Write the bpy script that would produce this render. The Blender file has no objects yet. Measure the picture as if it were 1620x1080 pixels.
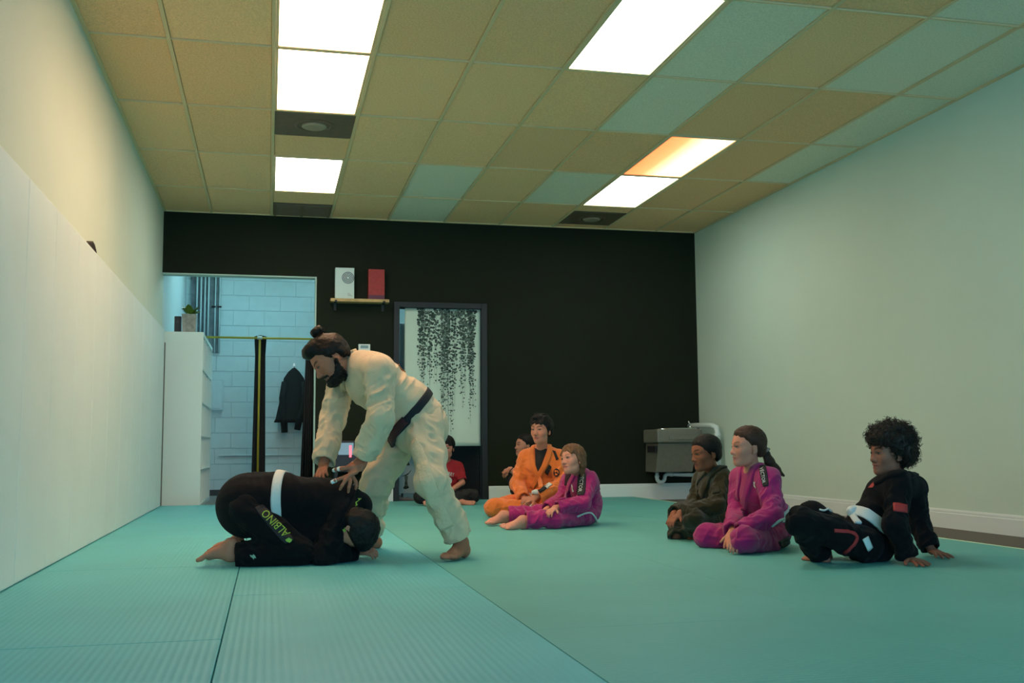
import bpy, bmesh, math, random
import numpy as np
from mathutils import Vector, Matrix
random.seed(7)
SC = bpy.context.scene
COL = SC.collection

# ------------------------------------------------------------------ camera
F_PX, YAW, PITCH, ROLL = 1643.68, .2293, .0999, .0077          # 1620 x 1080 frame
CAM = np.array([1.0868, 0.0, .5694])
_r = np.array([math.cos(YAW), -math.sin(YAW), 0.]); _f = np.array([math.sin(YAW), math.cos(YAW), 0.]); _z = np.array([0., 0., 1.])
_F = _f*math.cos(PITCH) + _z*math.sin(PITCH); _U = -_f*math.sin(PITCH) + _z*math.cos(PITCH)
_c, _s = math.cos(ROLL), math.sin(ROLL)
_IX = _c*_r - _s*_U; _IY = _s*_r + _c*_U
cd = bpy.data.cameras.new('camera'); cam = bpy.data.objects.new('camera', cd); COL.objects.link(cam)
cd.sensor_width = 36.0; cd.lens = F_PX/1620*36; cd.clip_start = .05; cd.clip_end = 100
cam.matrix_world = Matrix([[_IX[0], _IY[0], -_F[0], CAM[0]], [_IX[1], _IY[1], -_F[1], CAM[1]], [_IX[2], _IY[2], -_F[2], CAM[2]], [0, 0, 0, 1]])
SC.camera = cam

# ------------------------------------------------------------------ light and exposure
SC.view_settings.view_transform = 'Standard'; SC.view_settings.look = 'None'
SC.view_settings.gamma = 1.0; SC.view_settings.use_curve_mapping = False
SC.view_settings.exposure = 0.12
w = bpy.data.worlds.new('world'); SC.world = w; w.use_nodes = True
SKY = (.28, .63, .95, 1); SKY_STRENGTH = 6.8
w.node_tree.nodes['Background'].inputs[0].default_value = SKY
w.node_tree.nodes['Background'].inputs[1].default_value = SKY_STRENGTH
LAMP_POWER = 11.0
LAMP_WARM = (1.0, .58, .33); LAMP_NEUTRAL = (1.0, .94, .78); LAMP_COOL = (.92, 1.0, .88); LAMP_BACK = (.50, .92, 1.0)

# room dimensions (metres)
XR, YB, YF, H = 5.822, 11.0, -3.0, 3.0
SUB = -.04                         # bare floor below the mats

# ------------------------------------------------------------------ pixel helpers (a pixel is a direction; depth is given)
def ray(x, y):
    d = _F + _IX*((x-810)/F_PX) + _IY*((540-y)/F_PX)
    return d
def at(x, y, Y):
    d = ray(x, y); return CAM + d*(Y/d[1])
def fl(x, y, z=0.):
    d = ray(x, y); return CAM + d*((z-CAM[2])/d[2])
def cv(a, b, c):
    """direction: a to the picture's right, b towards the camera, c up"""
    v = a*_r - b*_f + c*_z
    return v/np.linalg.norm(v)

# ------------------------------------------------------------------ objects
def tag(o, label=None, cat=None, group=None, kind=None):
    if label: o['label'] = label
    if cat: o['category'] = cat
    if group: o['group'] = group
    if kind: o['kind'] = kind
    return o
def empty(name, loc=(0, 0, 0), rz=0, parent=None):
    o = bpy.data.objects.new(name, None); COL.objects.link(o); o.location = loc; o.rotation_euler = (0, 0, rz)
    o.empty_display_size = .1
    if parent: o.parent = parent
    return o
class MB:
    """collects shapes for one mesh object"""
    def __init__(s): s.v = []; s.f = []; s.m = []
    def add(s, v, f, m=0):
        n = len(s.v); s.v += [tuple(map(float, p)) for p in v]; s.f += [tuple(i+n for i in q) for q in f]; s.m += [m]*len(f); return s
    def box(s, lo, hi, m=0, M=None):
        x0, y0, z0 = lo; x1, y1, z1 = hi
        v = [(x0, y0, z0), (x1, y0, z0), (x1, y1, z0), (x0, y1, z0), (x0, y0, z1), (x1, y0, z1), (x1, y1, z1), (x0, y1, z1)]
        if M is not None: v = [tuple(M @ Vector(p)) for p in v]
        return s.add(v, [(0, 3, 2, 1), (4, 5, 6, 7), (0, 1, 5, 4), (1, 2, 6, 5), (2, 3, 7, 6), (3, 0, 4, 7)], m)
    def tube(s, pts, r, n=10, m=0, closed=False, cap=True):
        pts = [np.array(p, float) for p in pts]; N = len(pts)
        rs = r if hasattr(r, '__len__') else [r]*N
        v = []; f = []; prev = None
        for i, p in enumerate(pts):
            if closed: t = pts[(i+1) % N]-pts[i-1]
            else: t = pts[min(i+1, N-1)]-pts[max(i-1, 0)]
            t = t/(np.linalg.norm(t)+1e-12)
            if prev is None:
                a = np.array([0, 0, 1.]) if abs(t[2]) < .9 else np.array([1., 0, 0]); u = np.cross(t, a)
            else: u = prev - t*np.dot(prev, t)
            u = u/(np.linalg.norm(u)+1e-12); prev = u; w_ = np.cross(t, u)
            for k in range(n):
                a = 2*math.pi*k/n; v.append(p+rs[i]*(math.cos(a)*u+math.sin(a)*w_))
        for i in range(N if closed else N-1):
            j = (i+1) % N
            for k in range(n): f.append((i*n+k, i*n+(k+1) % n, j*n+(k+1) % n, j*n+k))
        if cap and not closed: f.append(tuple(range(n-1, -1, -1))); f.append(tuple((N-1)*n+k for k in range(n)))
        return s.add(v, f, m)
    def lathe(s, prof, c=(0, 0, 0), n=20, m=0):
        v = []; f = []
        for (r, z) in prof:
            for k in range(n):
                a = 2*math.pi*k/n; v.append((c[0]+r*math.cos(a), c[1]+r*math.sin(a), c[2]+z))
        for i in range(len(prof)-1):
            for k in range(n): f.append((i*n+k, i*n+(k+1) % n, (i+1)*n+(k+1) % n, (i+1)*n+k))
        f.append(tuple(range(n-1, -1, -1))); f.append(tuple((len(prof)-1)*n+k for k in range(n)))
        return s.add(v, f, m)
    def prism(s, poly, axis, a, b, m=0):
        """polygon in the two other axes, extruded along axis from a to b"""
        def P(q, t):
            q = list(q); q.insert(axis, t); return tuple(q)
        n = len(poly); v = [P(q, a) for q in poly]+[P(q, b) for q in poly]
        f = [tuple(range(n-1, -1, -1)), tuple(range(n, 2*n))]+[(i, (i+1) % n, n+(i+1) % n, n+i) for i in range(n)]
        return s.add(v, f, m)
    def build(s, name, mats, parent=None, smooth=False, bevel=0, origin=None, fix=True):
        me = bpy.data.meshes.new(name)
        o0 = Vector(origin) if origin is not None else Vector((0, 0, 0))
        me.from_pydata([tuple(Vector(p)-o0) for p in s.v], [], s.f)
        for mt in (mats if isinstance(mats, (list, tuple)) else [mats]): me.materials.append(mt)
        if any(s.m): me.polygons.foreach_set('material_index', s.m)
        if fix:
            bm = bmesh.new(); bm.from_mesh(me); bmesh.ops.recalc_face_normals(bm, faces=bm.faces); bm.to_mesh(me); bm.free()
        if smooth: me.polygons.foreach_set('use_smooth', [True]*len(me.polygons))
        me.update()
        o = bpy.data.objects.new(name, me); COL.objects.link(o)
        o.location = o0
        if parent: o.parent = parent
        if bevel:
            b = o.modifiers.new('bevel', 'BEVEL'); b.width = bevel; b.segments = 2; b.limit_method = 'ANGLE'
        return o

# ------------------------------------------------------------------ materials
MATS = {}
def mat(name, col, rough=.6, metal=0., noise=None, bump=None, spec=.5, vcol=False, sheen=0., emit=None, trans=0.):
    """noise=(scale, amount, detail): value variation; bump=(scale, strength, kind)"""
    if name in MATS: return MATS[name]
    m = bpy.data.materials.new(name); m.use_nodes = True; MATS[name] = m
    nt = m.node_tree; b = nt.nodes['Principled BSDF']
    b.inputs['Roughness'].default_value = rough; b.inputs['Metallic'].default_value = metal
    b.inputs['Specular IOR Level'].default_value = spec
    if sheen: b.inputs['Sheen Weight'].default_value = sheen
    if trans: b.inputs['Transmission Weight'].default_value = trans
    c = tuple(col)+(1,) if len(col) == 3 else col
    b.inputs['Base Color'].default_value = c
    tc = nt.nodes.new('ShaderNodeTexCoord')
    src = None
    if vcol:
        a = nt.nodes.new('ShaderNodeAttribute'); a.attribute_name = 'Col'; src = a.outputs['Color']
    if noise:
        n = nt.nodes.new('ShaderNodeTexNoise'); n.inputs['Scale'].default_value = noise[0]; n.inputs['Detail'].default_value = noise[2] if len(noise) > 2 else 3
        nt.links.new(tc.outputs['Object'], n.inputs['Vector'])
        r = nt.nodes.new('ShaderNodeMapRange'); r.inputs['From Min'].default_value = .3; r.inputs['From Max'].default_value = .7
        r.inputs['To Min'].default_value = 1-noise[1]; r.inputs['To Max'].default_value = 1+noise[1]*.6
        nt.links.new(n.outputs['Fac'], r.inputs['Value'])
        x = nt.nodes.new('ShaderNodeMix'); x.data_type = 'RGBA'; x.blend_type = 'MULTIPLY'; x.inputs['Factor'].default_value = 1
        if src is not None: nt.links.new(src, x.inputs['A'])
        else: x.inputs['A'].default_value = c
        nt.links.new(r.outputs['Result'], x.inputs['B']); src = x.outputs['Result']
    if src is not None: nt.links.new(src, b.inputs['Base Color'])
    if bump:
        kind = bump[2] if len(bump) > 2 else 'noise'
        if kind == 'noise':
            n = nt.nodes.new('ShaderNodeTexNoise'); n.inputs['Scale'].default_value = bump[0]; n.inputs['Detail'].default_value = 4; out = n.outputs['Fac']
        elif kind == 'weave':
            n = nt.nodes.new('ShaderNodeTexVoronoi'); n.inputs['Scale'].default_value = bump[0]; out = n.outputs['Distance']
        else:
            n = nt.nodes.new('ShaderNodeTexWave'); n.inputs['Scale'].default_value = bump[0]; n.bands_direction = kind; n.inputs['Distortion'].default_value = .3; out = n.outputs['Fac']
        nt.links.new(tc.outputs['Object'], n.inputs['Vector'])
        bp = nt.nodes.new('ShaderNodeBump'); bp.inputs['Strength'].default_value = bump[1]; bp.inputs['Distance'].default_value = .004
        nt.links.new(out, bp.inputs['Height']); nt.links.new(bp.outputs['Normal'], b.inputs['Normal'])
    if emit:
        b.inputs['Emission Color'].default_value = tuple(emit[0])+(1,); b.inputs['Emission Strength'].default_value = emit[1]
    return m

M_wall = mat('white_wall_paint', (.61, .73, .64), .7, noise=(1.2, .03), bump=(60, .12))
M_green = mat('dark_green_wall_paint', (.0095, .0135, .0060), .8, noise=(2, .1), bump=(70, .15), spec=.25)
M_trim = mat('white_trim_paint', (.74, .80, .78), .45)
M_tileOld = mat('aged_ceiling_tile', (.97, .60, .31), .9, noise=(90, .16, 6), bump=(160, .5))
M_tileOld2 = mat('aged_ceiling_tile_darker', (.91, .55, .28), .9, noise=(90, .18, 6), bump=(160, .5))
M_tileNew = mat('newer_ceiling_tile', (.80, .78, .60), .9, noise=(90, .14, 6), bump=(160, .5))
M_rail = mat('ceiling_rail_paint', (.74, .55, .31), .6)
M_sub = mat('bare_carpet_floor', (.15, .13, .11), .95, noise=(150, .3), bump=(200, .5))
M_black = mat('black_paint', (.008, .008, .011), .5)
M_blackmat = mat('black_matte', (.008, .008, .009), .8)
M_block = mat('painted_block', (.62, .74, .76), .6, noise=(8, .04), bump=(90, .25))
M_mortar = mat('painted_mortar', (.56, .68, .70), .7)
M_pad = mat('wall_pad_vinyl', (.70, .83, .83), .5, noise=(2, .03), bump=(260, .1))
M_white = mat('white_laminate', (.72, .84, .80), .4)
M_wood = mat('light_wood', (.52, .34, .13), .5, noise=(14, .25), bump=(40, .1))

# tatami-like mat: fine ribs across one direction
def mat_floor(name, col, direction):
    m = mat(name, col, .52, noise=(1.6, .06), spec=.35)
    nt = m.node_tree; b = nt.nodes['Principled BSDF']
    tc = nt.nodes.new('ShaderNodeTexCoord'); wv = nt.nodes.new('ShaderNodeTexWave'); wv.bands_direction = direction
    wv.inputs['Scale'].default_value = 14; wv.inputs['Distortion'].default_value = .15
    nz = nt.nodes.new('ShaderNodeTexNoise'); nz.inputs['Scale'].default_value = 220
    ad = nt.nodes.new('ShaderNodeMath'); ad.operation = 'MULTIPLY_ADD'; ad.inputs[1].default_value = .5
    bp = nt.nodes.new('ShaderNodeBump'); bp.inputs['Strength'].default_value = .22; bp.inputs['Distance'].default_value = .004
    nt.links.new(tc.outputs['Object'], wv.inputs['Vector']); nt.links.new(tc.outputs['Object'], nz.inputs['Vector'])
    nt.links.new(nz.outputs['Fac'], ad.inputs[0]); nt.links.new(wv.outputs['Fac'], ad.inputs[2])
    nt.links.new(ad.outputs['Value'], bp.inputs['Height']); nt.links.new(bp.outputs['Normal'], b.inputs['Normal'])
    return m
M_matA = mat_floor('mat_vinyl_ribbed', (.115, .52, .58), 'X')
M_matB = mat_floor('mat_vinyl_smooth', (.12, .45, .44), 'Y')
# ------------------------------------------------------------------ the room
# floor: bare floor with mats lying edge to edge
fl_o = MB().box((-.3, YF, SUB-.1), (XR+.2, YB, SUB)).build('floor', M_sub); tag(fl_o, kind='structure')
def mats_column(x0, x1, ys, m, gap):
    for y0, y1 in zip(ys[:-1], ys[1:]):
        MB().box((x0+gap, y0+gap, SUB+.001), (x1-gap, y1-gap, 0)).build('mat_panel', m, fl_o, bevel=.004 if gap > .001 else .0012)
mats_column(.0, .957, [-2.8, -.7, 1.3, 3.3, 5.32, 7.32, 9.3, YB-.005], M_matA, .0016)
mats_column(.957, 1.893, [-2.8, -1.7, .3, 2.25, 4.24, 6.24, 8.24, 10.2, YB-.005], M_matA, .0016)
xs = [1.893, 2.93, 3.967, 5.004]
for i in range(3):
    mats_column(xs[i], xs[i+1], [[-2.8, -.8, 1.2, 3.2, 5.2, 7.2, 9.2, YB-.005], [-2.8, -1.8, .2, 2.2, 4.2, 6.2, 8.2, 10.2, YB-.005], [-2.8, -.8, 1.2, 3.2, 5.2, 7.2, 9.2, YB-.005]][i], M_matB, .0005)
tag(MB().box((5.0045, -2.8, SUB+.001), (5.026, YB-.005, .0015)).build('mat_edge_strip', mat('mat_edge_pale', (.62, .80, .56), .6), fl_o, bevel=.003), 'pale green edge strip')

# ceiling: rails and drop-in tiles
T, R = .6096, 1.2192
CX = [0]+[.4683+i*T for i in range(9)]+[XR]
CY = [YF]+[6.2736+k*R for k in range(-7, 4)]+[YB]
ce = MB().box((-.2, YF-.2, H+.10), (XR+.2, YB+.12, H+.16)).build('ceiling', mat('plenum', (.2, .2, .18), .9)); tag(ce, kind='structure')
LIGHTS = {}   # (col, row) -> kind ; col i = CX[i]..CX[i+1], row k counts from CY
def rk(k): return k+8     # row index of the row that ends at 6.2736 + k*R ... (CY index of its start is rk(k)-1)
# rows by start index in CY: start s means CY[s]..CY[s+1]; 6.2736 is CY[8]
for s, kind in ((7, 'warm'), (8, 'warm'), (10, 'neutral')): LIGHTS[(2, s)] = kind
for s, kind in ((9, 'orange'), (10, 'cool')): LIGHTS[(7, s)] = kind
LIGHTS[(5, 7)] = 'cool'
SPLIT = {(2, 9): 'vent_first', (2, 11): 'vent_last', (7, 11): 'vent_mid'}
NEW = {(6, 8), (6, 7), (4, 10), (4, 11), (6, 10), (8, 7), (9, 9), (9, 7), (9, 8), (8, 6), (9, 6)}
rnd = random.Random(3)
def tile(x0, x1, y0, y1, m):
    dz = rnd.uniform(0, .004); g = .010
    b = MB(); x0 += g; x1 -= g; y0 += g; y1 -= g
    z0 = H-.004+dz; e = .006
    v = [(x0, y0, z0+.008), (x1, y0, z0+.008), (x1, y1, z0+.008), (x0, y1, z0+.008), (x0+e, y0+e, z0), (x1-e, y0+e, z0), (x1-e, y1-e, z0), (x0+e, y1-e, z0),
         (x0, y0, z0+.02), (x1, y0, z0+.02), (x1, y1, z0+.02), (x0, y1, z0+.02)]
    b.add(v, [(4, 7, 6, 5), (0, 4, 5, 1), (1, 5, 6, 2), (2, 6, 7, 3), (3, 7, 4, 0), (0, 1, 9, 8), (1, 2, 10, 9), (2, 3, 11, 10), (3, 0, 8, 11), (8, 9, 10, 11)])
    return b.build('ceiling_tile', m, ce, fix=False)
for i in range(len(CX)-1):
    for s in range(len(CY)-1):
        x0, x1, y0, y1 = CX[i], CX[i+1], CY[s], CY[s+1]
        if (i, s) in LIGHTS: continue
        m = M_tileNew if (i, s) in NEW else (M_tileOld if rnd.random() < .6 else M_tileOld2)
        if (i, s) in SPLIT:
            k = SPLIT[(i, s)]
            if k == 'vent_first': tile(x0, x1, y0+.61, y1, m)
            elif k == 'vent_last': tile(x0, x1, y0, y0+.50, m)
            else: tile(x0, x1, y0, y0+.28, m); tile(x0, x1, y0+.89, y1, m)
        else: tile(x0, x1, y0, y1, m)
for x in CX[1:-1]: MB().box((x-.012, YF, H-.012), (x+.012, YB, H+.02)).build('grid_rail', M_rail, ce, bevel=.002)
for y in CY[1:-1]:
    MB().box((0, y-.008, H-.0115), (XR, y+.008, H+.02)).build('grid_rail', M_rail, ce, bevel=.002)
for a, b in (((0, YF), (.022, YB)), ((XR-.022, YF), (XR, YB))): MB().box((a[0], a[1], H-.014), (b[0], b[1], H+.012)).build('edge_angle', M_rail, ce)
MB().box((0, YB-.022, H-.014), (XR, YB, H+.012)).build('edge_angle', M_rail, ce)

# lay-in fluorescent lights: frame, diffuser
def lamp_mat(name, ca, cb, st, two=False):
    m = bpy.data.materials.new(name); m.use_nodes = True; nt = m.node_tree; b = nt.nodes['Principled BSDF']
    b.inputs['Base Color'].default_value = (.8, .8, .78, 1); b.inputs['Roughness'].default_value = .4
    tc = nt.nodes.new('ShaderNodeTexCoord'); sx = nt.nodes.new('ShaderNodeSeparateXYZ'); nt.links.new(tc.outputs['Generated'], sx.inputs[0])
    cr = nt.nodes.new('ShaderNodeValToRGB'); el = cr.color_ramp.elements
    el[0].position = 0; el[0].color = tuple(c*.75 for c in ca)+(1,); el[1].position = 1; el[1].color = tuple(c*.8 for c in cb)+(1,)
    e = el.new(.3); e.color = tuple(ca)+(1,) if not two else tuple(.93*a+.07*b_ for a, b_ in zip(ca, cb))+(1,); e = el.new(.7); e.color = tuple(cb)+(1,)
    nt.links.new(sx.outputs['X'], cr.inputs['Fac']); nt.links.new(cr.outputs['Color'], b.inputs['Emission Color'])
    b.inputs['Emission Strength'].default_value = st
    return m
LM = {'warm': lamp_mat('diffuser_warm', LAMP_WARM, LAMP_WARM, LAMP_POWER*1.7), 'neutral': lamp_mat('diffuser_neutral', LAMP_NEUTRAL, LAMP_NEUTRAL, LAMP_POWER),
      'cool': lamp_mat('diffuser_cool', LAMP_COOL, LAMP_COOL, LAMP_POWER*.8), 'orange': lamp_mat('diffuser_half_orange', (1, .15, .008), (1, .80, .46), 2.4, True)}
LL = {(2, 7): 'long white ceiling light panel cut by the top edge, nearest over the padded wall', (2, 8): 'bright white ceiling light panel just before the brown round diffuser',
      (2, 10): 'white ceiling light panel nearest the back wall, above the open doorway', (7, 9): 'ceiling light panel with an orange glow along one side',
      (7, 10): 'cool white ceiling light panel right behind the half orange one', (5, 7): 'large white ceiling light panel in the middle of the ceiling'}
for (i, s), kind in LIGHTS.items():
    x0, x1, y0, y1 = CX[i], CX[i+1], CY[s], CY[s+1]; c = ((x0+x1)/2, (y0+y1)/2, H)
    t = empty('ceiling_light', c); tag(t, LL[(i, s)], 'ceiling light', 'ceiling light panels')
    hx, hy = (x1-x0)/2-.0125, (y1-y0)/2-.0085; e = .016
    fr = MB()
    for lo, hi in (((-hx, -hy, -.010), (-hx+e, hy, .03)), ((hx-e, -hy, -.010), (hx, hy, .03)), ((-hx+e, -hy, -.010), (hx-e, -hy+e, .03)), ((-hx+e, hy-e, -.010), (hx-e, hy, .03))): fr.box(lo, hi)
    fr.build('frame', M_rail, t)
    MB().box((-hx+e, -hy+e, -.002), (hx-e, hy-e, .004)).build('diffuser', LM[kind], t)
# brown air diffusers
M_brown = mat('brown_metal_panel', (.16, .105, .065), .55, noise=(20, .12), bump=(500, .3, 'weave'))
M_brown2 = mat('brown_metal_rim', (.21, .145, .09), .5)
def diffuser(x0, x1, y0, y1, label, rnd_):
    c = ((x0+x1)/2, (y0+y1)/2, H); hx, hy = (x1-x0)/2-.012, (y1-y0)/2-.008
    t = empty('air_diffuser', c); tag(t, label, 'air vent', 'ceiling air vents')
    MB().box((-hx, -hy, -.008), (hx, hy, .012)).build('panel', M_brown, t, bevel=.003)
    if rnd_:
        MB().lathe([(.150, -.008), (.150, -.012), (.128, -.018), (.118, -.010)], n=32).build('ring', M_brown, t, smooth=False)
        MB().lathe([(.092, -.009), (.092, -.022), (.080, -.028), (.0, -.029)], n=28).build('centre_disc', mat('pale_disc', (.34, .27, .19), .5), t)
    else:
        for k in range(11): MB().box((-hx+.03, -hy+.035+k*(2*hy-.07)/10.0-.006, -.016), (hx-.03, -hy+.035+k*(2*hy-.07)/10.0+.006, -.0075)).build('louvre', M_brown2, t)
        for sx in (-1, 0, 1): MB().box((sx*(hx-.02)-.012, -hy, -.017), (sx*(hx-.02)+.012, hy, -.0075)).build('bar', M_brown2, t)
diffuser(CX[2], CX[3], CY[9], CY[9]+.61, 'brown square ceiling air vent with pale round centre, between two lights', True)
diffuser(CX[2], CX[3], CY[11]+.50, YB-.02, 'brown louvred ceiling vent against the back wall above the open doorway', False)
diffuser(CX[7], CX[8], CY[11]+.28, CY[11]+.89, 'dark brown ceiling air vent behind the cool light panel', True)

# walls
wl = MB().box((-.15, YF, SUB-.1), (0, YB+.12, H+.1)).build('wall_left', M_wall); tag(wl, kind='structure')
PADH = 1.75; ys = [4.805+.6095*k for k in range(-12, 10)]+[10.86]
for y0, y1 in zip(ys[:-1], ys[1:]):
    MB().box((.0015, y0+.002, .004), (.052, y1-.002, PADH)).build('wall_pad', M_pad, wl, bevel=.006)
MB().box((.0015, 10.895, .004), (.05, 10.985, PADH-.12)).build('corner_post', mat('dark_red_brown', (.035, .012, .010), .6), wl)
wr = MB().box((XR, YF, SUB-.1), (XR+.15, YB+.12, H+.1)).build('wall_right', M_wall); tag(wr, kind='structure')
def baseboard(name, a, b, z0=SUB, h=.135, axis='y', parent=None):
    B = MB()
    if axis == 'y': prof = [(0, z0), (-.014, z0), (-.014, z0+h-.03), (-.011, z0+h-.026), (-.011, z0+h-.012), (-.006, z0+h), (0, z0+h)]; B.prism([(XR+p[0]-.0005, p[1]) for p in prof], 1, a, b)
    else: prof = [(0, z0), (-.014, z0), (-.014, z0+h-.03), (-.011, z0+h-.026), (-.011, z0+h-.012), (-.006, z0+h), (0, z0+h)]; B.prism([(YB+p[0]-.0005, p[1]) for p in prof], 0, a, b)
    return tag(B.build(name, M_trim), kind='structure')
baseboard('baseboard_right', YF, YB-.016)
baseboard('baseboard_back', 3.385, XR-.001, SUB, .18, 'x'); baseboard('baseboard_back', 1.553, 2.36, SUB, .18, 'x')
# back wall with two openings
OX1, OZ = 1.545, 2.35; DX0, DX1, DZ = 2.41, 3.325, 2.06
B = MB(); y0, y1 = YB, YB+.12
B.box((0, y0, OZ), (OX1, y1, H)); B.box((OX1, y0, SUB), (DX0, y1, H)); B.box((DX0, y0, DZ), (DX1, y1, H)); B.box((DX1, y0, SUB), (XR, y1, H))
tag(B.build('wall_back', M_green), kind='structure')
tr = MB().box((OX1-.012, YB-.003, SUB), (OX1+.003, YB+.123, OZ+.003)).box((.001, YB-.003, OZ-.012), (OX1-.012, YB+.123, OZ+.003)).build('trim_1', mat('opening_edge_paint', (.42, .56, .50), .6)); tag(tr, kind='structure')
# black door frame
dr = empty('door_1', (DX0, YB, 0)); tag(dr, kind='structure')
for lo, hi in (((DX0-.05, YB-.02, SUB), (DX0+.012, YB+.13, DZ+.05)), ((DX1-.012, YB-.02, SUB), (DX1+.05, YB+.13, DZ+.05)), ((DX0+.012, YB-.02, DZ-.012), (DX1-.012, YB+.13, DZ+.05))):
    MB().box(np.array(lo)-[DX0, YB, 0], np.array(hi)-[DX0, YB, 0]).build('door_jamb', M_black, dr, bevel=.004)
Mrot = Matrix.Translation(Vector((DX1-.02-DX0, .13, 0))) @ Matrix.Rotation(math.radians(-62), 4, 'Z')
dl = MB().box((-.80, 0, .0), (0, .04, DZ-.02), M=Mrot).build('door_leaf', M_black, dr, bevel=.003)
MB().tube([Mrot @ Vector((-.74, -.01, .95)), Mrot @ Vector((-.74, -.05, .95)), Mrot @ Vector((-.64, -.05, .95))], .009).build('handle', mat('dull_metal', (.3, .3, .3), .35, 1.), dl)

# front wall with storefront windows (behind the camera)
B = MB(); WX0, WX1, WZ0, WZ1 = .35, 5.45, .25, 2.65
B.box((0, YF-.15, SUB-.1), (WX0, YF, H+.1)); B.box((WX1, YF-.15, SUB-.1), (XR, YF, H+.1)); B.box((WX0, YF-.15, SUB-.1), (WX1, YF, WZ0)); B.box((WX0, YF-.15, WZ1), (WX1, YF, H+.1))
tag(B.build('wall_front', M_wall), kind='structure')
wn = empty('window_1', ((WX0+WX1)/2, YF, WZ0)); tag(wn, kind='structure')
ox, oy, oz = wn.location
M_alu = mat('window_frame_metal', (.25, .26, .27), .4, .8)
for k in range(4):
    x = WX0+(WX1-WX0)*k/3; MB().box((x-.03-ox, -.11, 0), (x+.03-ox, -.04, WZ1-WZ0)).build('mullion', M_alu, wn)
for z in (0, WZ1-WZ0-.05): MB().box((WX0-ox, -.11, z), (WX1-ox, -.04, z+.05)).build('window_rail', M_alu, wn)
gm = bpy.data.materials.new('window_glass'); gm.use_nodes = True; nt = gm.node_tree
tb = nt.nodes.new('ShaderNodeBsdfTransparent'); tb.inputs[0].default_value = (.95, .97, .96, 1); gl = nt.nodes.new('ShaderNodeBsdfGlossy'); gl.inputs['Roughness'].default_value = .02
mx = nt.nodes.new('ShaderNodeMixShader'); mx.inputs[0].default_value = .07
nt.links.new(tb.outputs[0], mx.inputs[1]); nt.links.new(gl.outputs[0], mx.inputs[2]); nt.links.new(mx.outputs[0], nt.nodes['Material Output'].inputs['Surface'])
for k in range(3):
    xa = WX0+(WX1-WX0)*k/3+.03; xb = WX0+(WX1-WX0)*(k+1)/3-.03
    MB().box((xa-ox, -.078, .05), (xb-ox, -.072, WZ1-WZ0-.05)).build('pane', gm, wn)
pl = bpy.data.lights.new('window_portal', 'AREA'); pl.shape = 'RECTANGLE'; pl.size = WX1-WX0; pl.size_y = WZ1-WZ0; pl.cycles.is_portal = True
po = bpy.data.objects.new('window_portal', pl); COL.objects.link(po); po.location = (ox, YF-.16, (WZ0+WZ1)/2); po.rotation_euler = (math.radians(90), 0, 0)

# small dark strap end above the pads
sp = MB(); P = [ax_ for ax_ in [(.015, 6.50, 1.752), (.018, 6.505, 1.785), (.020, 6.54, 1.800), (.022, 6.60, 1.790), (.022, 6.66, 1.765), (.020, 6.69, 1.751)]]
v = []; f = []
for p in P: v += [(p[0]-.013, p[1], p[2]), (p[0]+.022, p[1], p[2]), (p[0]+.022, p[1]*.999, p[2]+.006), (p[0]-.013, p[1]*.999, p[2]+.006)]
for i in range(len(P)-1):
    for k in range(4): f.append((i*4+k, i*4+(k+1) % 4, i*4+4+(k+1) % 4, i*4+4+k))
sp.add(v, f); tag(sp.build('strap_loop', mat('dark_webbing', (.05, .035, .03), .7)), 'small dark strap loop poking up above the white wall pads', 'strap')

# ------------------------------------------------------------------ the room behind
BX1, BY = 4.3, 14.0
brf = MB().box((-.3, YB, SUB-.1), (BX1, BY+.3, SUB)).build('floor_back_room', mat('back_room_floor', (.24, .25, .24), .7, noise=(3, .15))); tag(brf, kind='structure')
tag(MB().box((-.3, YB+.12, H), (BX1, BY+.3, H+.1)).build('ceiling_back_room', M_wall), kind='structure')
tag(MB().box((-.15, YB+.12, SUB), (.0, BY+.2, H)).build('wall_back_room_left', mat('back_room_paint', (.62, .74, .76), .6, bump=(60, .15))), kind='structure')
tag(MB().box((BX1, YB+.12, SUB), (BX1+.1, BY+.2, H)).build('wall_back_room_right', MATS['back_room_paint']), kind='structure')
bw = MB().box((0, BY+.012, SUB), (BX1, BY+.2, H)).build('wall_back_room', M_mortar); tag(bw, kind='structure')
bme = None; z = SUB; row = 0
while z < H-.02:
    x = -.2 if row % 2 else 0.0
    while x < 2.3:
        xa, xb = max(x, .0)+.004, min(x+.4, BX1)-.004
        if xb-xa > .05:
            z1 = min(z+.2, H)-.004
            MB().box((xa, BY+.001, z+.004), (xb, BY+.016, z1)).build('block', M_block, bw, bevel=.003)
        x += .4
    z += .2; row += 1
MB().box((.0, BY-.012, SUB), (2.3, BY+.0005, SUB+.075)).build('cove_base', mat('dark_cove_base', (.05, .05, .055), .6), bw)
MB().tube([(.45, BY-.012, .47), (2.3, BY-.012, .47)], .010, 8).build('conduit', M_mortar, bw)
tag(MB().box((1.62, YB+.12, SUB), (1.72, 12.6, H)).build('wall_partition', MATS['back_room_paint']), kind='structure')
# black curtain at the right end of the opening
cu = MB(); v = []; f = []; n = 26
for i in range(n):
    q = i/(n-1); yy = YB+.32+.022*math.sin(i*1.35)
    v += [(1.405+q*.155+.006*math.sin(i), yy+.006, .0), (1.455+q*.10, yy, 1.50+.05*(1-q))]
for i in range(n-1): f.append((2*i, 2*i+2, 2*i+3, 2*i+1))
cu.add(v, f); o = cu.build('black_curtain', M_blackmat, smooth=True); m_ = o.modifiers.new('s', 'SOLIDIFY'); m_.thickness = .004
tag(o, 'narrow black cloth drape hanging at the right side of the open doorway', 'curtain')
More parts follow.
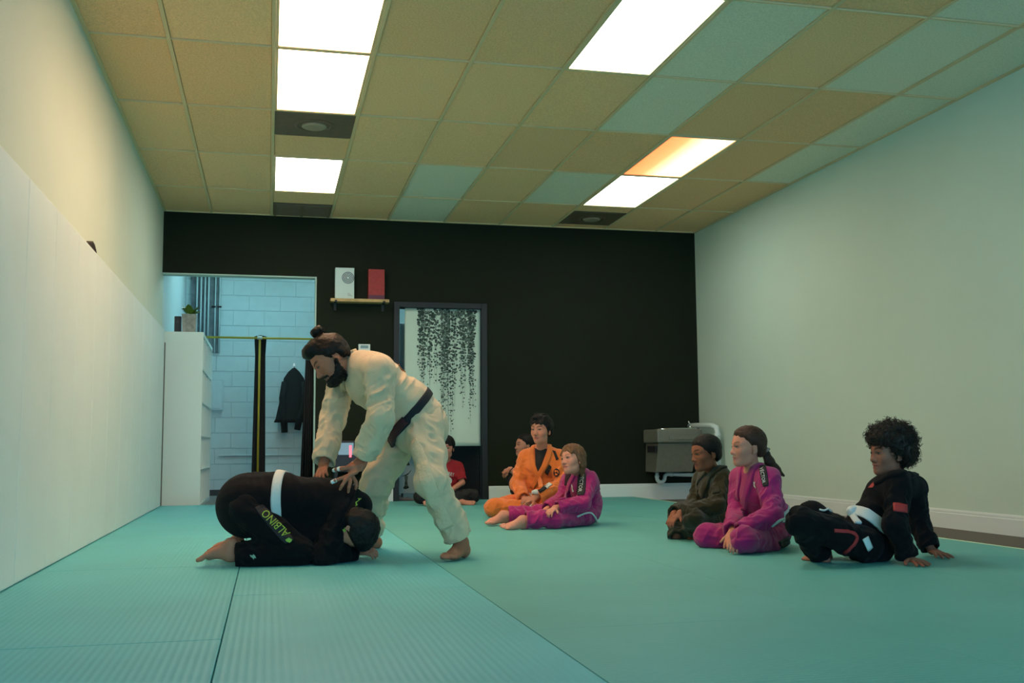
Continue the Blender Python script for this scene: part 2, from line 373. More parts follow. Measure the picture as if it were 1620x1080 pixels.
# back room lamp
t = empty('batten_light', (1.15, 12.7, H)); tag(t, 'long batten light on the back room ceiling', 'ceiling light')
MB().box((-.06, -.6, -.05), (.06, .6, 0)).build('housing', M_trim, t)
MB().tube([(0, -.58, -.075), (0, .58, -.075)], .022, 12).build('lamp_tube', lamp_mat('tube_glow', LAMP_BACK, LAMP_BACK, 66), t)
t = empty('batten_light', (2.9, 12.9, H)); tag(t, 'long batten light on the ceiling behind the curtained door', 'ceiling light')
MB().box((-.06, -.6, -.05), (.06, .6, 0)).build('housing', M_trim, t)
MB().tube([(0, -.58, -.075), (0, .58, -.075)], .022, 12).build('lamp_tube', lamp_mat('tube_glow_dim', LAMP_BACK, LAMP_BACK, 22), t)
# ------------------------------------------------------------------ furniture and small things
# white cube shelf unit, its end panel towards the camera
sx0, sx1, sy0, sy1, sh = .02, .41, YB+.10, YB+1.88, 1.80
t = empty('cube_shelf', ((sx0+sx1)/2, (sy0+sy1)/2, SUB)); tag(t, 'tall white cube shelf unit standing end-on in the open doorway', 'shelf')
def loc(b, o): return np.array(b)-np.array(o.location)
def pbox(name, lo, hi, m, t, bevel=0): return MB().box(loc(lo, t), loc(hi, t)).build(name, m, t, bevel=bevel)
for y in (sy0, sy1-.038): pbox('side_panel', (sx0, y, SUB), (sx1, y+.038, SUB+sh), M_white, t, .002)
pbox('top_panel', (sx0, sy0+.038, SUB+sh-.038), (sx1, sy1-.038, SUB+sh), M_white, t, .002)
pbox('bottom_panel', (sx0, sy0+.038, SUB), (sx1, sy1-.038, SUB+.038), M_white, t)
pbox('back_panel', (sx0, sy0+.038, SUB+.038), (sx0+.01, sy1-.038, SUB+sh-.038), M_white, t)
ch = (sh-.076)/5; cw = (sy1-sy0-.076)/5
for k in range(1, 5): pbox('shelf_board', (sx0+.011, sy0+.038, SUB+.038+k*ch-.008), (sx1-.002, sy1-.038, SUB+.038+k*ch+.008), M_white, t)
for j in range(1, 5):
    for k in range(5): pbox('divider', (sx0+.011, sy0+.038+j*cw-.008, SUB+.038+k*ch+.0085), (sx1-.003, sy0+.038+j*cw+.008, SUB+.038+(k+1)*ch-.0085), M_white, t)
ztop = SUB+sh
# plant in a concrete pot, black speaker
px, py = .25, YB+.33
t = empty('potted_plant', (px, py, ztop)); tag(t, 'leafy green plant in a square concrete pot on the white shelf', 'plant')
M_conc = mat('concrete', (.36, .36, .33), .9, noise=(25, .3), bump=(60, .5))
B = MB(); a, b_ = .062, .072
B.add([(-a, -a, .001), (a, -a, .001), (a, a, .001), (-a, a, .001), (-b_, -b_, .205), (b_, -b_, .205), (b_, b_, .205), (-b_, b_, .205), (-b_+.012, -b_+.012, .205), (b_-.012, -b_+.012, .205), (b_-.012, b_-.012, .205), (-b_+.012, b_-.012, .205),
       (-b_+.012, -b_+.012, .185), (b_-.012, -b_+.012, .185), (b_-.012, b_-.012, .185), (-b_+.012, b_-.012, .185)],
      [(3, 2, 1, 0), (0, 1, 5, 4), (1, 2, 6, 5), (2, 3, 7, 6), (3, 0, 4, 7), (4, 5, 9, 8), (5, 6, 10, 9), (6, 7, 11, 10), (7, 4, 8, 11), (8, 9, 13, 12), (9, 10, 14, 13), (10, 11, 15, 14), (11, 8, 12, 15), (12, 13, 14, 15)])
B.build('pot', M_conc, t, fix=False)
MB().box((-b_+.013, -b_+.013, .17), (b_-.013, b_-.013, .188)).build('soil', mat('soil', (.03, .02, .015), .95, noise=(60, .3)), t)
M_leaf = mat('pothos_leaf', (.10, .19, .02), .4, noise=(20, .35))
rr = random.Random(5)
for k in range(17):
    a = k*2.4; L = rr.uniform(.06, .10); tilt = rr.uniform(.1, 1.0); r0 = rr.uniform(.01, .045)
    M = Matrix.Translation((r0*math.cos(a)*1.4, r0*math.sin(a), .20+rr.uniform(.0, .045))) @ Matrix.Rotation(a, 4, 'Z') @ Matrix.Rotation(-tilt, 4, 'Y')
    v = []; f = []
    for i, (x, wd) in enumerate(((0, .004), (.2, .34), (.45, .42), (.7, .30), (.9, .12), (1, .01))):
        zc = .10*math.sin(x*2.4)*L
        v += [M @ Vector((x*L, -wd*L, zc+.10*wd*L)), M @ Vector((x*L, 0, zc-.03*L)), M @ Vector((x*L, wd*L, zc+.10*wd*L))]
    for i in range(5): f += [(i*3, i*3+3, i*3+4, i*3+1), (i*3+1, i*3+4, i*3+5, i*3+2)]
    lf = MB().add(v, f).build('leaf', M_leaf, t, smooth=True)
    MB().tube([(r0*math.cos(a)*.5, r0*math.sin(a)*.5, .185), tuple(M @ Vector((0, 0, 0)))], .0022, 6).build('stem', M_leaf, lf)
t = empty('speaker_box', (.135, YB+.34, ztop)); tag(t, 'small upright black speaker beside the concrete plant pot', 'speaker')
MB().box((-.033, -.033, .001), (.033, .033, .185)).build('body', mat('dark_plastic', (.03, .026, .028), .5), t, bevel=.005)
for (x, z) in ((-.010, .125), (.010, .125), (0, .137), (0, .113), (0, .125)): MB().tube([(x, -.0335, z), (x, -.0355, z)], .0035, 8).build('button', mat('grey_button', (.12, .11, .12), .5), t)
# conduits in the corner of the back room
MP = mat('painted_pipe', (.60, .72, .74), .4); MPd = mat('dusty_panel_grey', (.16, .19, .21), .7, noise=(12, .3))
t = empty('conduit_bank', (.27, BY-.05, 1.8)); tag(t, 'bank of white vertical pipes over a grey panel in the back room corner', 'pipes')
MB().box((-.20, .02, 0), (.17, .049, 1.19)).build('backing_panel', MPd, t)
for x in (-.125, -.075, -.025, .02, .105, .16):
    MB().tube([(x, 0, .0 if x > .05 else .10), (x, 0, 1.19)], .011 if x < .05 else .009, 10).build('pipe', MP, t, smooth=True)
for x in (.06, .135): MB().tube([(x, -.005, .60), (x+.05, -.005, .60)], .012, 8).build('clamp', M_black, t)
# yellow rail with a black garment, black jacket on a hook
M_yel = mat('yellow_pipe', (.46, .36, .02), .45)
GY = 12.3
a = at(330, 533, GY); b_ = at(487, 536, GY); c = at(411, 535, GY)
t = empty('clothes_rail', (c[0], GY, SUB)); tag(t, 'thin yellow pipe clothes rail spanning the back room', 'clothes rail')
MB().tube([(-.62, 0, a[2]-SUB), (b_[0]-c[0]+.12, 0, a[2]-SUB-.005)], .012, 12).build('rail', M_yel, t, smooth=True)
MB().tube([(0, -.0, .0), (0, -.0, a[2]-SUB+.01)], .012, 12).build('post', M_yel, t, smooth=True)
MB().lathe([(.035, 0), (.035, .004), (.014, .02), (.012, .03)], n=16).build('foot_plate', M_yel, t)
MB().tube([(-.028, -.014, a[2]-SUB), (.028, -.014, a[2]-SUB)], .021, 12).build('joint', mat('pale_metal', (.6, .65, .6), .4, .3), t, smooth=True)
cu = MB(); v = []; f = []; n = 17; zt = a[2]
for j, (z, wd) in enumerate(((zt+.035, .045), (zt+.02, .06), (zt-.2, .058), (.9, .068), (.4, .075), (.03, .078))):
    for i in range(n):
        s = i/(n-1)*2-1; v.append((c[0]+.008+s*wd+.01*(j == 1)*s, GY+.045+.012*math.sin(i*1.9)+(.0 if j > 1 else -.03*(1-j)), z-.012*abs(s)*(j == 0)))
for j in range(5):
    for i in range(n-1): f.append((j*n+i, j*n+i+1, (j+1)*n+i+1, (j+1)*n+i))
o = cu.add(v, f).build('hanging_cloth', M_blackmat, smooth=True); m_ = o.modifiers.new('s', 'SOLIDIFY'); m_.thickness = .006
tag(o, 'long narrow black cloth folded over the yellow rail, behind its yellow post', 'cloth')

# drinking fountain at the right end of the green wall
M_ftn = mat('grey_brown_metal', (.20, .19, .155), .45, .25, noise=(30, .08)); M_chr = mat('polished_steel', (.62, .66, .64), .22, 1.)
M_pvc = mat('white_pvc', (.66, .74, .72), .4)
fx0, fx1, fyf = 5.14, 5.66, YB-.46
t = empty('drinking_fountain', ((fx0+fx1)/2, YB, .25)); tag(t, 'grey wall mounted drinking fountain with steel top at the back corner', 'drinking fountain')
def lb(p): return tuple(np.array(p)-np.array(t.location))
B = MB(); zb, zm, zt = .27, .585, .735
P = lambda x, y, z: lb((x, y, z))
v = [P(fx0+.02, fyf+.12, zb), P(fx1-.075, fyf+.12, zb), P(fx1-.075, YB-.015, zb), P(fx0+.02, YB-.015, zb), P(fx0+.03, fyf+.05, zm), P(fx1-.04, fyf+.05, zm), P(fx1-.04, YB-.015, zm), P(fx0+.03, YB-.015, zm)]
B.add(v, [(0, 3, 2, 1), (4, 5, 6, 7), (0, 1, 5, 4), (1, 2, 6, 5), (2, 3, 7, 6), (3, 0, 4, 7)]); B.build('cabinet', M_ftn, t, bevel=.008)
MB().box(P(fx0, fyf, zm+.002), P(fx1, YB-.015, zt)).build('upper_housing', M_ftn, t, bevel=.018)
MB().box(P(fx0+.13, fyf-.008, zm+.035), P(fx1-.07, fyf+.004, zm+.075)).build('push_bar', M_ftn, t, bevel=.006)
B = MB(); v = []; f = []; n = 28
cxm, cym = (fx0+fx1)/2, (fyf+YB)/2-.02
for (rx, ry, z) in ((.255, .19, zt+.001), (.25, .185, zt+.012), (.225, .165, zt+.012), (.19, .135, zt-.012), (.03, .03, zt-.02)):
    for k in range(n):
        a_ = 2*math.pi*k/n; ca, sa = math.cos(a_), math.sin(a_); q = (abs(ca)**4+abs(sa)**4)**-.25
        v.append(P(cxm+rx*ca*q, cym+ry*sa*q, z))
for i in range(4):
    for k in range(n): f.append((i*n+k, i*n+(k+1) % n, (i+1)*n+(k+1) % n, (i+1)*n+k))
f.append(tuple(4*n+k for k in range(n)))
MB().add(v, f).build('basin', M_chr, t, smooth=True)
bx = fx1-.10
bb = MB().lathe([(.022, 0), (.020, .012), (.016, .024), (.004, .028)], P(bx, fyf+.10, zt+.012), 14).build('bubbler', M_chr, t, smooth=True)
MB().tube([P(bx, fyf+.10, zt+.035), P(bx-.004, fyf+.10, zt+.055), P(bx-.022, fyf+.095, zt+.085)], [.010, .009, .006], 10).build('mouthguard', M_chr, bb, smooth=True)
for k in range(7): MB().box(P(fx0-.0025, fyf+.08+k*.035, zm-.10), P(fx0+.0295, fyf+.10+k*.035, zm-.03)).build('grille_slot', M_blackmat, t)
B = MB(); z0 = zb-.004; yp = YB-.12; xp = fx0+.115
pts = [(xp, yp, z0+.004), (xp, yp, .205)]+[(xp+.045-.045*math.cos(a_), yp, .205-.05*math.sin(a_)) for a_ in np.linspace(.3, math.pi-.3, 7)]+[(xp+.09, yp, .205), (xp+.094, yp, .225), (xp+.115, yp, .243), (xp+.15, yp, .243), (xp+.30, yp, .235), (XR-.012, yp, .228)]
MB().tube([lb(p) for p in pts], .021, 14).build('drain_trap', M_pvc, t, smooth=True)
for p, q in (((xp, yp, .232), (xp, yp, .212)), ((xp+.155, yp, .243), (xp+.185, yp, .242))): MB().tube([lb(p), lb(q)], .026, 14).build('pipe_collar', M_pvc, t, smooth=True)
t = empty('supply_pipe', (XR-.05, YB-.35, .5)); tag(t, 'white insulated elbow pipe running from the fountain corner along the wall', 'pipe')
def lb(p): return tuple(np.array(p)-np.array(t.location))
zz = .775
pts = [(fx1+.035, YB-.03, zz), (fx1+.04, YB-.2, zz), (fx1+.045, YB-.45, zz-.003), (fx1+.055, YB-.60, zz-.01), (fx1+.075, YB-.655, zz-.03), (fx1+.08, YB-.665, zz-.08), (fx1+.08, YB-.665, zz-.45)]
MB().tube([lb(p) for p in pts], .03, 14).build('pipe', M_pvc, t, smooth=True)
MB().tube([lb((fx1+.08, YB-.665, zz-.09)), lb((fx1+.08, YB-.665, zz-.13))], .034, 14).build('collar', M_pvc, t, smooth=True)
MB().tube([lb((fx1+.08, YB-.665, zz-.45)), lb((XR-.0155, YB-.665, zz-.45))], .028, 14).build('wall_stub', M_pvc, t, smooth=True)

# wooden shelf with two boxes
a = at(523, 476, YB-.16); b_ = at(616, 478, YB-.16); zs = a[2]
t = empty('wall_shelf', ((a[0]+b_[0])/2, YB, zs)); tag(t, 'short light wood shelf on black brackets on the green wall', 'shelf')
hw = (b_[0]-a[0])/2
MB().box((-hw, -.16, 0), (hw, -.004, .032)).build('board', M_wood, t, bevel=.002)
for s in (-1, 1):
    x = s*(hw-.055)
    MB().box((x-.013, -.15, -.006), (x+.013, -.004, -.0005)).box((x-.013, -.010, -.075), (x+.013, -.004, -.006)).box((x-.013, -.166, -.006), (x+.013, -.161, .014)).build('bracket', M_black, t)
zt = zs+.0325
def toy_box(x0px, x1px, ytop, name, label, m):
    p = at(x0px, ytop, YB-.10); q = at(x1px, ytop, YB-.10)
    t = empty(name, ((p[0]+q[0])/2, YB-.06, zt)); tag(t, label, 'box', 'boxes on the wall shelf')
    hw, h = (q[0]-p[0])/2, p[2]-zt
    MB().box((-hw, -.045, .0005), (hw, .045, h)).build('carton', m, t, bevel=.002)
    return t, hw, h
t, hw, h = toy_box(530.5, 560.5, 423, 'white_box', 'pale blue-white box printed with dark rings on the wooden shelf', mat('pale_carton', (.55, .68, .66), .5))
M_ink = mat('dark_blue_ink', (.015, .03, .08), .6)
for r in (.018, .032, .046, .060):
    B = MB(); n = 28; v = []; f = []
    for k in range(n):
        a_ = 2*math.pi*k/n
        for q in (r-.004, r+.003): v.append((.034+q*math.cos(a_), -.0458, h*.68+q*math.sin(a_)))
    for k in range(n): f.append((2*k, 2*k+1, 2*((k+1) % n)+1, 2*((k+1) % n)))
    B.add(v, f).build('printed_ring', M_ink, t)
for k in range(3): MB().box((.03, -.0462, .035+k*.012), (.078-.012*k, -.0452, .039+k*.012)).build('printed_line', mat('grey_ink', (.25, .28, .25), .6), t)
t, hw, h = toy_box(583, 608.5, 425.5, 'red_box', 'bright red box standing at the right end of the wooden shelf', mat('red_carton', (.36, .022, .018), .5, noise=(25, .2)))
MB().box((-hw+.002, -.0462, .002), (hw-.002, -.0452, .05)).build('printed_band', mat('dark_violet_ink', (.11, .02, .05), .5), t)

# thermostat, electronics on a black cart
p = at(576, 552, YB)
t = empty('thermostat', (p[0], YB, p[2])); tag(t, 'small white thermostat on the green wall above the bent man', 'thermostat')
MB().box((-.062, -.028, -.045), (.062, -.0005, .05)).build('case', M_trim, t, bevel=.005)
MB().box((-.04, -.0295, .005), (.04, -.0275, .036)).build('display', mat('grey_display', (.22, .30, .32), .3), t)
p = at(560, 745, YB-.2)
t = empty('electronics_cart', (p[0], YB-.22, SUB)); tag(t, 'black cart with a lit screen against the green wall, behind the bending man', 'equipment cart')
z1 = at(560, 697, YB-.4)[2]-SUB
for sx in (-1, 1):
    for sy in (-1, 1): MB().box((sx*.19-.015, sy*.14-.015, .0), (sx*.19+.015, sy*.14+.015, .36)).build('leg', M_black, t)
MB().box((-.215, -.165, .15), (.215, .165, .17)).build('lower_shelf', M_black, t)
MB().box((-.215, -.165, .36), (.215, .165, .385)).build('top_shelf', M_black, t)
MB().box((-.20, -.15, .386), (.20, .15, z1)).build('console', mat('dark_console', (.02, .014, .018), .4), t, bevel=.006)
MB().box((-.17, -.156, z1-.14), (-.02, -.149, z1-.02)).build('screen', mat('blue_screen', (.1, .14, .17), .3, emit=((.35, .55, .65), .35)), t)
MB().box((-.062, -.160, z1-.165), (-.040, -.1545, z1-.045)).build('red_indicator', mat('red_glow', (.3, .02, .03), .4, emit=((1, .12, .16), 2.2)), t)
for k in range(6): MB().box((.005+(k % 3)*.022, -.154, z1-.05-(k//3)*.028), (.022+(k % 3)*.022, -.149, z1-.03-(k//3)*.028)).build('button', mat('pale_button', (.35, .42, .45), .4), t)
for k in range(4): MB().tube([(.05+.02*(k % 2), -.149, z1-.11-.02*(k//2)), (.05+.02*(k % 2), -.160, z1-.11-.02*(k//2))], .007, 10).build('knob', mat('grey_knob', (.20, .17, .19), .4), t)
for k in range(5): MB().tube([(-.16+.03*k, -.16, .21+.03*(k % 2)), (-.13+.03*k, -.172, .24), (-.14+.035*k, -.165, .30)], .006, 6).build('cable_end', mat('grey_cable', (.16, .17, .17), .5), t)

# printed curtain in the doorway
cz1, cz0 = at(633, 486, YB+.03)[2], at(760, 705, YB+.03)[2]; cx0, cx1 = at(640, 600, YB+.03)[0], at(760, 600, YB+.03)[0]
t = empty('door_curtain', ((cx0+cx1)/2, YB+.035, cz1)); tag(t, 'pale mint door curtain printed with hanging dark leaf vines', 'curtain')
hw = (cx1-cx0)/2; hh = cz1-cz0
def cy_(x, z): return .006*math.sin(x*9+.4)+.004*math.sin(x*23+z*1.5)
B = MB(); nx, nz = 40, 30; v = []; f = []
for j in range(nz+1):
    for i in range(nx+1):
        x = -hw+2*hw*i/nx; z = -hh*j/nz; v.append((x, cy_(x, z), z))
for j in range(nz):
    for i in range(nx): f.append((j*(nx+1)+i, j*(nx+1)+i+1, (j+1)*(nx+1)+i+1, (j+1)*(nx+1)+i))
o = B.add(v, f).build('cloth', mat('mint_linen', (.58, .72, .63), .85, noise=(4, .03), bump=(300, .2)), t, smooth=True)
m_ = o.modifiers.new('s', 'SOLIDIFY'); m_.thickness = .002; m_.offset = 1
MB().tube([(-hw-.03, 0, .005), (hw+.03, 0, .005)], .008, 10).build('curtain_rod', M_black, t)
for x in (-.02,): MB().box((x-.001, -.0055+cy_(x, -.5)-.002, -hh+.005), (x+.001, -.002+cy_(x, -.5)-.002, -.03)).build('seam', mat('mint_seam', (.44, .56, .49), .9), t)
rr = random.Random(11)
vines = []
for k in range(30):
    u = rr.uniform(-.62, .82); L = hh*(.46+.40*rr.random())
    if abs(u-.06) < .09: L *= 1.15
    if u > .55 or u < -.45: L *= .85
    vines.append((u*hw, L))
vines += [(.20*hw, hh*.92), (.70*hw, hh*.84), (-.05*hw, hh*.75), (.52*hw, hh*.73)]
for dark in (0, 1):
    B = MB()
    for (x, L) in vines:
        z = -.004; drift = 0
        while z > -L:
            drift += rr.uniform(-.004, .004); fr = -z/L
            dens = .030 if fr < .5 else .040
            for s in ((-1, 1) if rr.random() < .8-.4*fr else (rr.choice((-1, 1)),)):
                if (rr.random() < .55) != bool(dark): continue
                r = rr.uniform(.010, .0195)*(1-.55*fr); cx = x+drift+s*r*1.1+rr.uniform(-.006, .006); cz = z+rr.uniform(-.012, .012)
                if abs(cx) > hw-.02 or cz > -.012: continue
                n = 9; e = rr.uniform(.7, 1.0); a0 = rr.uniform(0, 3)
                pts = [(cx+r*math.cos(2*math.pi*i/n), cz+r*e*math.sin(2*math.pi*i/n)) for i in range(n)]
                yy = cy_(cx, cz)-.0028
                B.add([(p[0], yy+cy_(p[0], p[1])-cy_(cx, cz), p[1]) for p in pts], [tuple(range(n))])
            z -= dens*rr.uniform(.6, 1.2)*(1+.6*(fr > .75))
        if dark:
            B.add([(x-.0009, cy_(x, -.1)-.0024, 0), (x+.0009, cy_(x, -.1)-.0024, 0), (x+.0009+drift*.5, cy_(x, -L)-.0026, -L), (x-.0009+drift*.5, cy_(x, -L)-.0026, -L)], [(0, 1, 2, 3)])
    tag(B.build('leaf_print', mat('leaf_ink_dark', (.03, .05, .045), .85) if dark else mat('leaf_ink_grey', (.13, .19, .165), .85), t, fix=False), kind='stuff')
# things behind the curtain: pale board with ink figures, shoe, low board
bx0, bx1 = at(632, 750, YB+.45)[0], at(660, 750, YB+.45)[0]; bz0, bz1 = at(640, 777, YB+.45)[2], at(640, 640, YB+.45)[2]
t = empty('picture_board', (bx0, YB+.45, SUB)); tag(t, 'tall pale blue board with dark ink drawings, inside the curtained doorway', 'board')
MB().box((0, 0, bz0-SUB), (.42, .015, bz1-SUB+.9)).build('board', mat('pale_blue_board', (.40, .56, .60), .6), t)
for lx in (.02, .38): MB().box((lx, .0, .0), (lx+.02, .015, bz0-SUB)).build('leg', M_black, t)
MB().box((.0, -.02, bz0-SUB-.02), (.42, .02, bz0-SUB-.001)).build('ledge', MATS['pale_blue_board'], t)
def ink(poly, col='leaf_ink_dark'):
    MB().add([(p[0]*.0067, -.001, bz0-SUB+p[1]*.0067) for p in poly], [tuple(range(len(poly)))]).build('ink_drawing', MATS[col], t)
ink([(2.0, 24), (10, 27), (15, 30), (20, 36), (18, 32), (14, 27), (9, 25)]); ink([(8, 8), (9, 18), (8, 24), (11, 26), (14, 25), (13, 17), (14, 8)], 'leaf_ink_grey'); ink([(6, 5), (8, 9), (14, 9), (16, 6), (12, 4), (9, 3.5)])
ink([(6, 42), (7, 50), (10, 55), (14, 54), (15, 48), (17, 42)]); ink([(7, 56), (8, 61), (12, 63), (15, 60), (14, 56)], 'leaf_ink_grey'); ink([(9, 12), (10, 17), (12, 17), (12, 11)]); ink([(24, 10), (26, 16), (30, 12), (31, 6), (28, 8)])
# grey shoe on the back floor
p = fl(641, 795, SUB)
p = np.array([at(641, 790, YB+.28)[0], YB+.28, SUB])
t = empty('grey_shoe', p); tag(t, 'low grey canvas shoe on the floor inside the curtained doorway', 'shoe')
B = MB(); v = []; f = []; n = 14
sec = [(-.12, .030, .02, .075), (-.105, .038, .02, .085), (-.06, .040, .02, .075), (-.02, .040, .02, .062), (.03, .044, .02, .070), (.08, .044, .02, .050), (.115, .034, .02, .036), (.13, .015, .02, .028)]
for (x, wd, zb_, zt_) in sec:
    for k in range(n):
        a_ = 2*math.pi*k/n; v.append((x, wd*math.cos(a_), zb_+(zt_-zb_)*(.5+.5*math.sin(a_)) if math.sin(a_) > -.6 else zb_))
for i in range(len(sec)-1):
    for k in range(n): f.append((i*n+k, i*n+(k+1) % n, (i+1)*n+(k+1) % n, (i+1)*n+k))
f += [tuple(range(n)), tuple((len(sec)-1)*n+k for k in range(n))]
B.add(v, f).build('upper', mat('grey_canvas', (.16, .16, .18), .8), t, smooth=True)
MB().prism([(-.125, -.030), (-.06, -.041), (.06, -.046), (.12, -.034), (.138, 0), (.12, .034), (.06, .046), (-.06, .041), (-.125, .030)], 2, .0005, .022).build('sole', mat('pale_rubber', (.28, .29, .31), .6), t, bevel=.004)
MB().lathe([(.0, .0), (.030, .0), (.030, .006), (.0, .006)], (-.07, 0, .079), 14).build('opening', M_blackmat, t)
# black jacket on a wall hook
JY = BY-.14
jp = at(465, 585, JY)
t = empty('hung_jacket', (jp[0], JY, jp[2])); tag(t, 'black jacket hanging from a hook on the pale block wall', 'jacket')
B = MB(); v = []; f = []; n = 22
def jpx(x, y): q = at(x, y, JY); return q[0]-jp[0], q[2]-jp[2]
rowsJ = [((463, 468), 582), ((456, 474), 588), ((449, 481), 598), ((446, 485), 615), ((441, 487), 640), ((436, 489), 662), ((433, 488), 668)]
for (xa, xb), y in rowsJ:
    for k in range(n):
        a_ = 2*math.pi*k/n; xm, xh = (xa+xb)/2, (xb-xa)/2; X, Z = jpx(xm+xh*math.cos(a_), y)
        v.append((X, math.sin(a_)*(.02+.05*min(1, (y-580)/50))*(1+.25*math.sin(3*a_+y)), Z))
for i in range(len(rowsJ)-1):
    for k in range(n): f.append((i*n+k, i*n+(k+1) % n, (i+1)*n+(k+1) % n, (i+1)*n+k))
f += [tuple(range(n)), tuple((len(rowsJ)-1)*n+k for k in range(n))]
B.add(v, f).build('jacket_body', M_blackmat, t, smooth=True)
for (pts, r) in (([(450, 604), (447, 630), (449, 660), (450, 684)], .045), ([(480, 604), (482, 630), (474, 660), (470, 680)], .045)):
    MB().tube([(jpx(*q)[0], -.035, jpx(*q)[1]) for q in pts], [r*.8, r, r, r*.9], 12).build('sleeve', M_blackmat, t, smooth=True)
t2 = empty('wall_hook', (jp[0]+.004, BY, jp[2]+.02)); tag(t2, 'small metal coat hook above the black jacket', 'hook')
MB().tube([(0, -.002, .045), (0, -.03, .05), (0, -.11, .05), (0, -.14, .03), (0, -.135, .005), (0, -.12, .012)], .005, 8).build('hook', M_chr, t2, smooth=True)
MB().box((-.012, -.004, .02), (.012, -.0005, .075)).build('plate', M_chr, t2)
t = empty('wall_box', (at(345, 630, 13.9)[0], BY, at(345, 630, 13.9)[2])); tag(t, 'flat pale electrical box on the block wall behind the shelf unit', 'electrical box')
MB().box((-.12, -.05, -.15), (.06, -.0005, .25)).build('box', M_mortar, t, bevel=.004)
MB().box((-.10, -.054, -.13), (.04, -.049, .23)).build('cover', M_block, t, bevel=.003)
# ------------------------------------------------------------------ figures: distance fields meshed with surface nets
V3 = lambda *a: np.array(a, float)
def nrm(v): v = np.asarray(v, float); return v/(np.linalg.norm(v)+1e-12)
_rng = np.random.RandomState(4); _LAT = _rng.rand(32, 32, 32).astype(np.float32)
def vnoise(P, freq, off=0.):
    q = P*freq+off; i = np.floor(q).astype(int); t = (q-i).astype(np.float32); t = t*t*(3-2*t)
    i0 = i & 31; i1 = (i+1) & 31
    g = lambda a, b, c: _LAT[a, b, c]
    x0, y0, z0 = i0[:, 0], i0[:, 1], i0[:, 2]; x1, y1, z1 = i1[:, 0], i1[:, 1], i1[:, 2]; tx, ty, tz = t[:, 0], t[:, 1], t[:, 2]
    a = g(x0, y0, z0)*(1-tx)+g(x1, y0, z0)*tx; b = g(x0, y1, z0)*(1-tx)+g(x1, y1, z0)*tx
    c = g(x0, y0, z1)*(1-tx)+g(x1, y0, z1)*tx; d = g(x0, y1, z1)*(1-tx)+g(x1, y1, z1)*tx
    return (a*(1-ty)+b*ty)*(1-tz)+(c*(1-ty)+d*ty)*tz-.5
def smin(a, b, k):
    if k <= 0: return np.minimum(a, b)
    h = np.clip(k-np.abs(a-b), 0, None)/k; return np.minimum(a, b)-h*h*k*.25
def folds(th, t, n, ph):
    """cloth creases on a limb: diagonal ridges that start and stop"""
    tt = t*n*1.7+.55*np.sin(th+ph*2.3)
    Q = np.stack([np.cos(th)*1.05+ph*3.1, np.sin(th)*1.05+ph*1.7, tt], 1)
    a = vnoise(Q, 1.0, ph*5.3); b = vnoise(Q, 2.1, ph*2.9+7)
    return 1.1*(1-5.2*np.abs(a))+.55*(1-5*np.abs(b))-.35
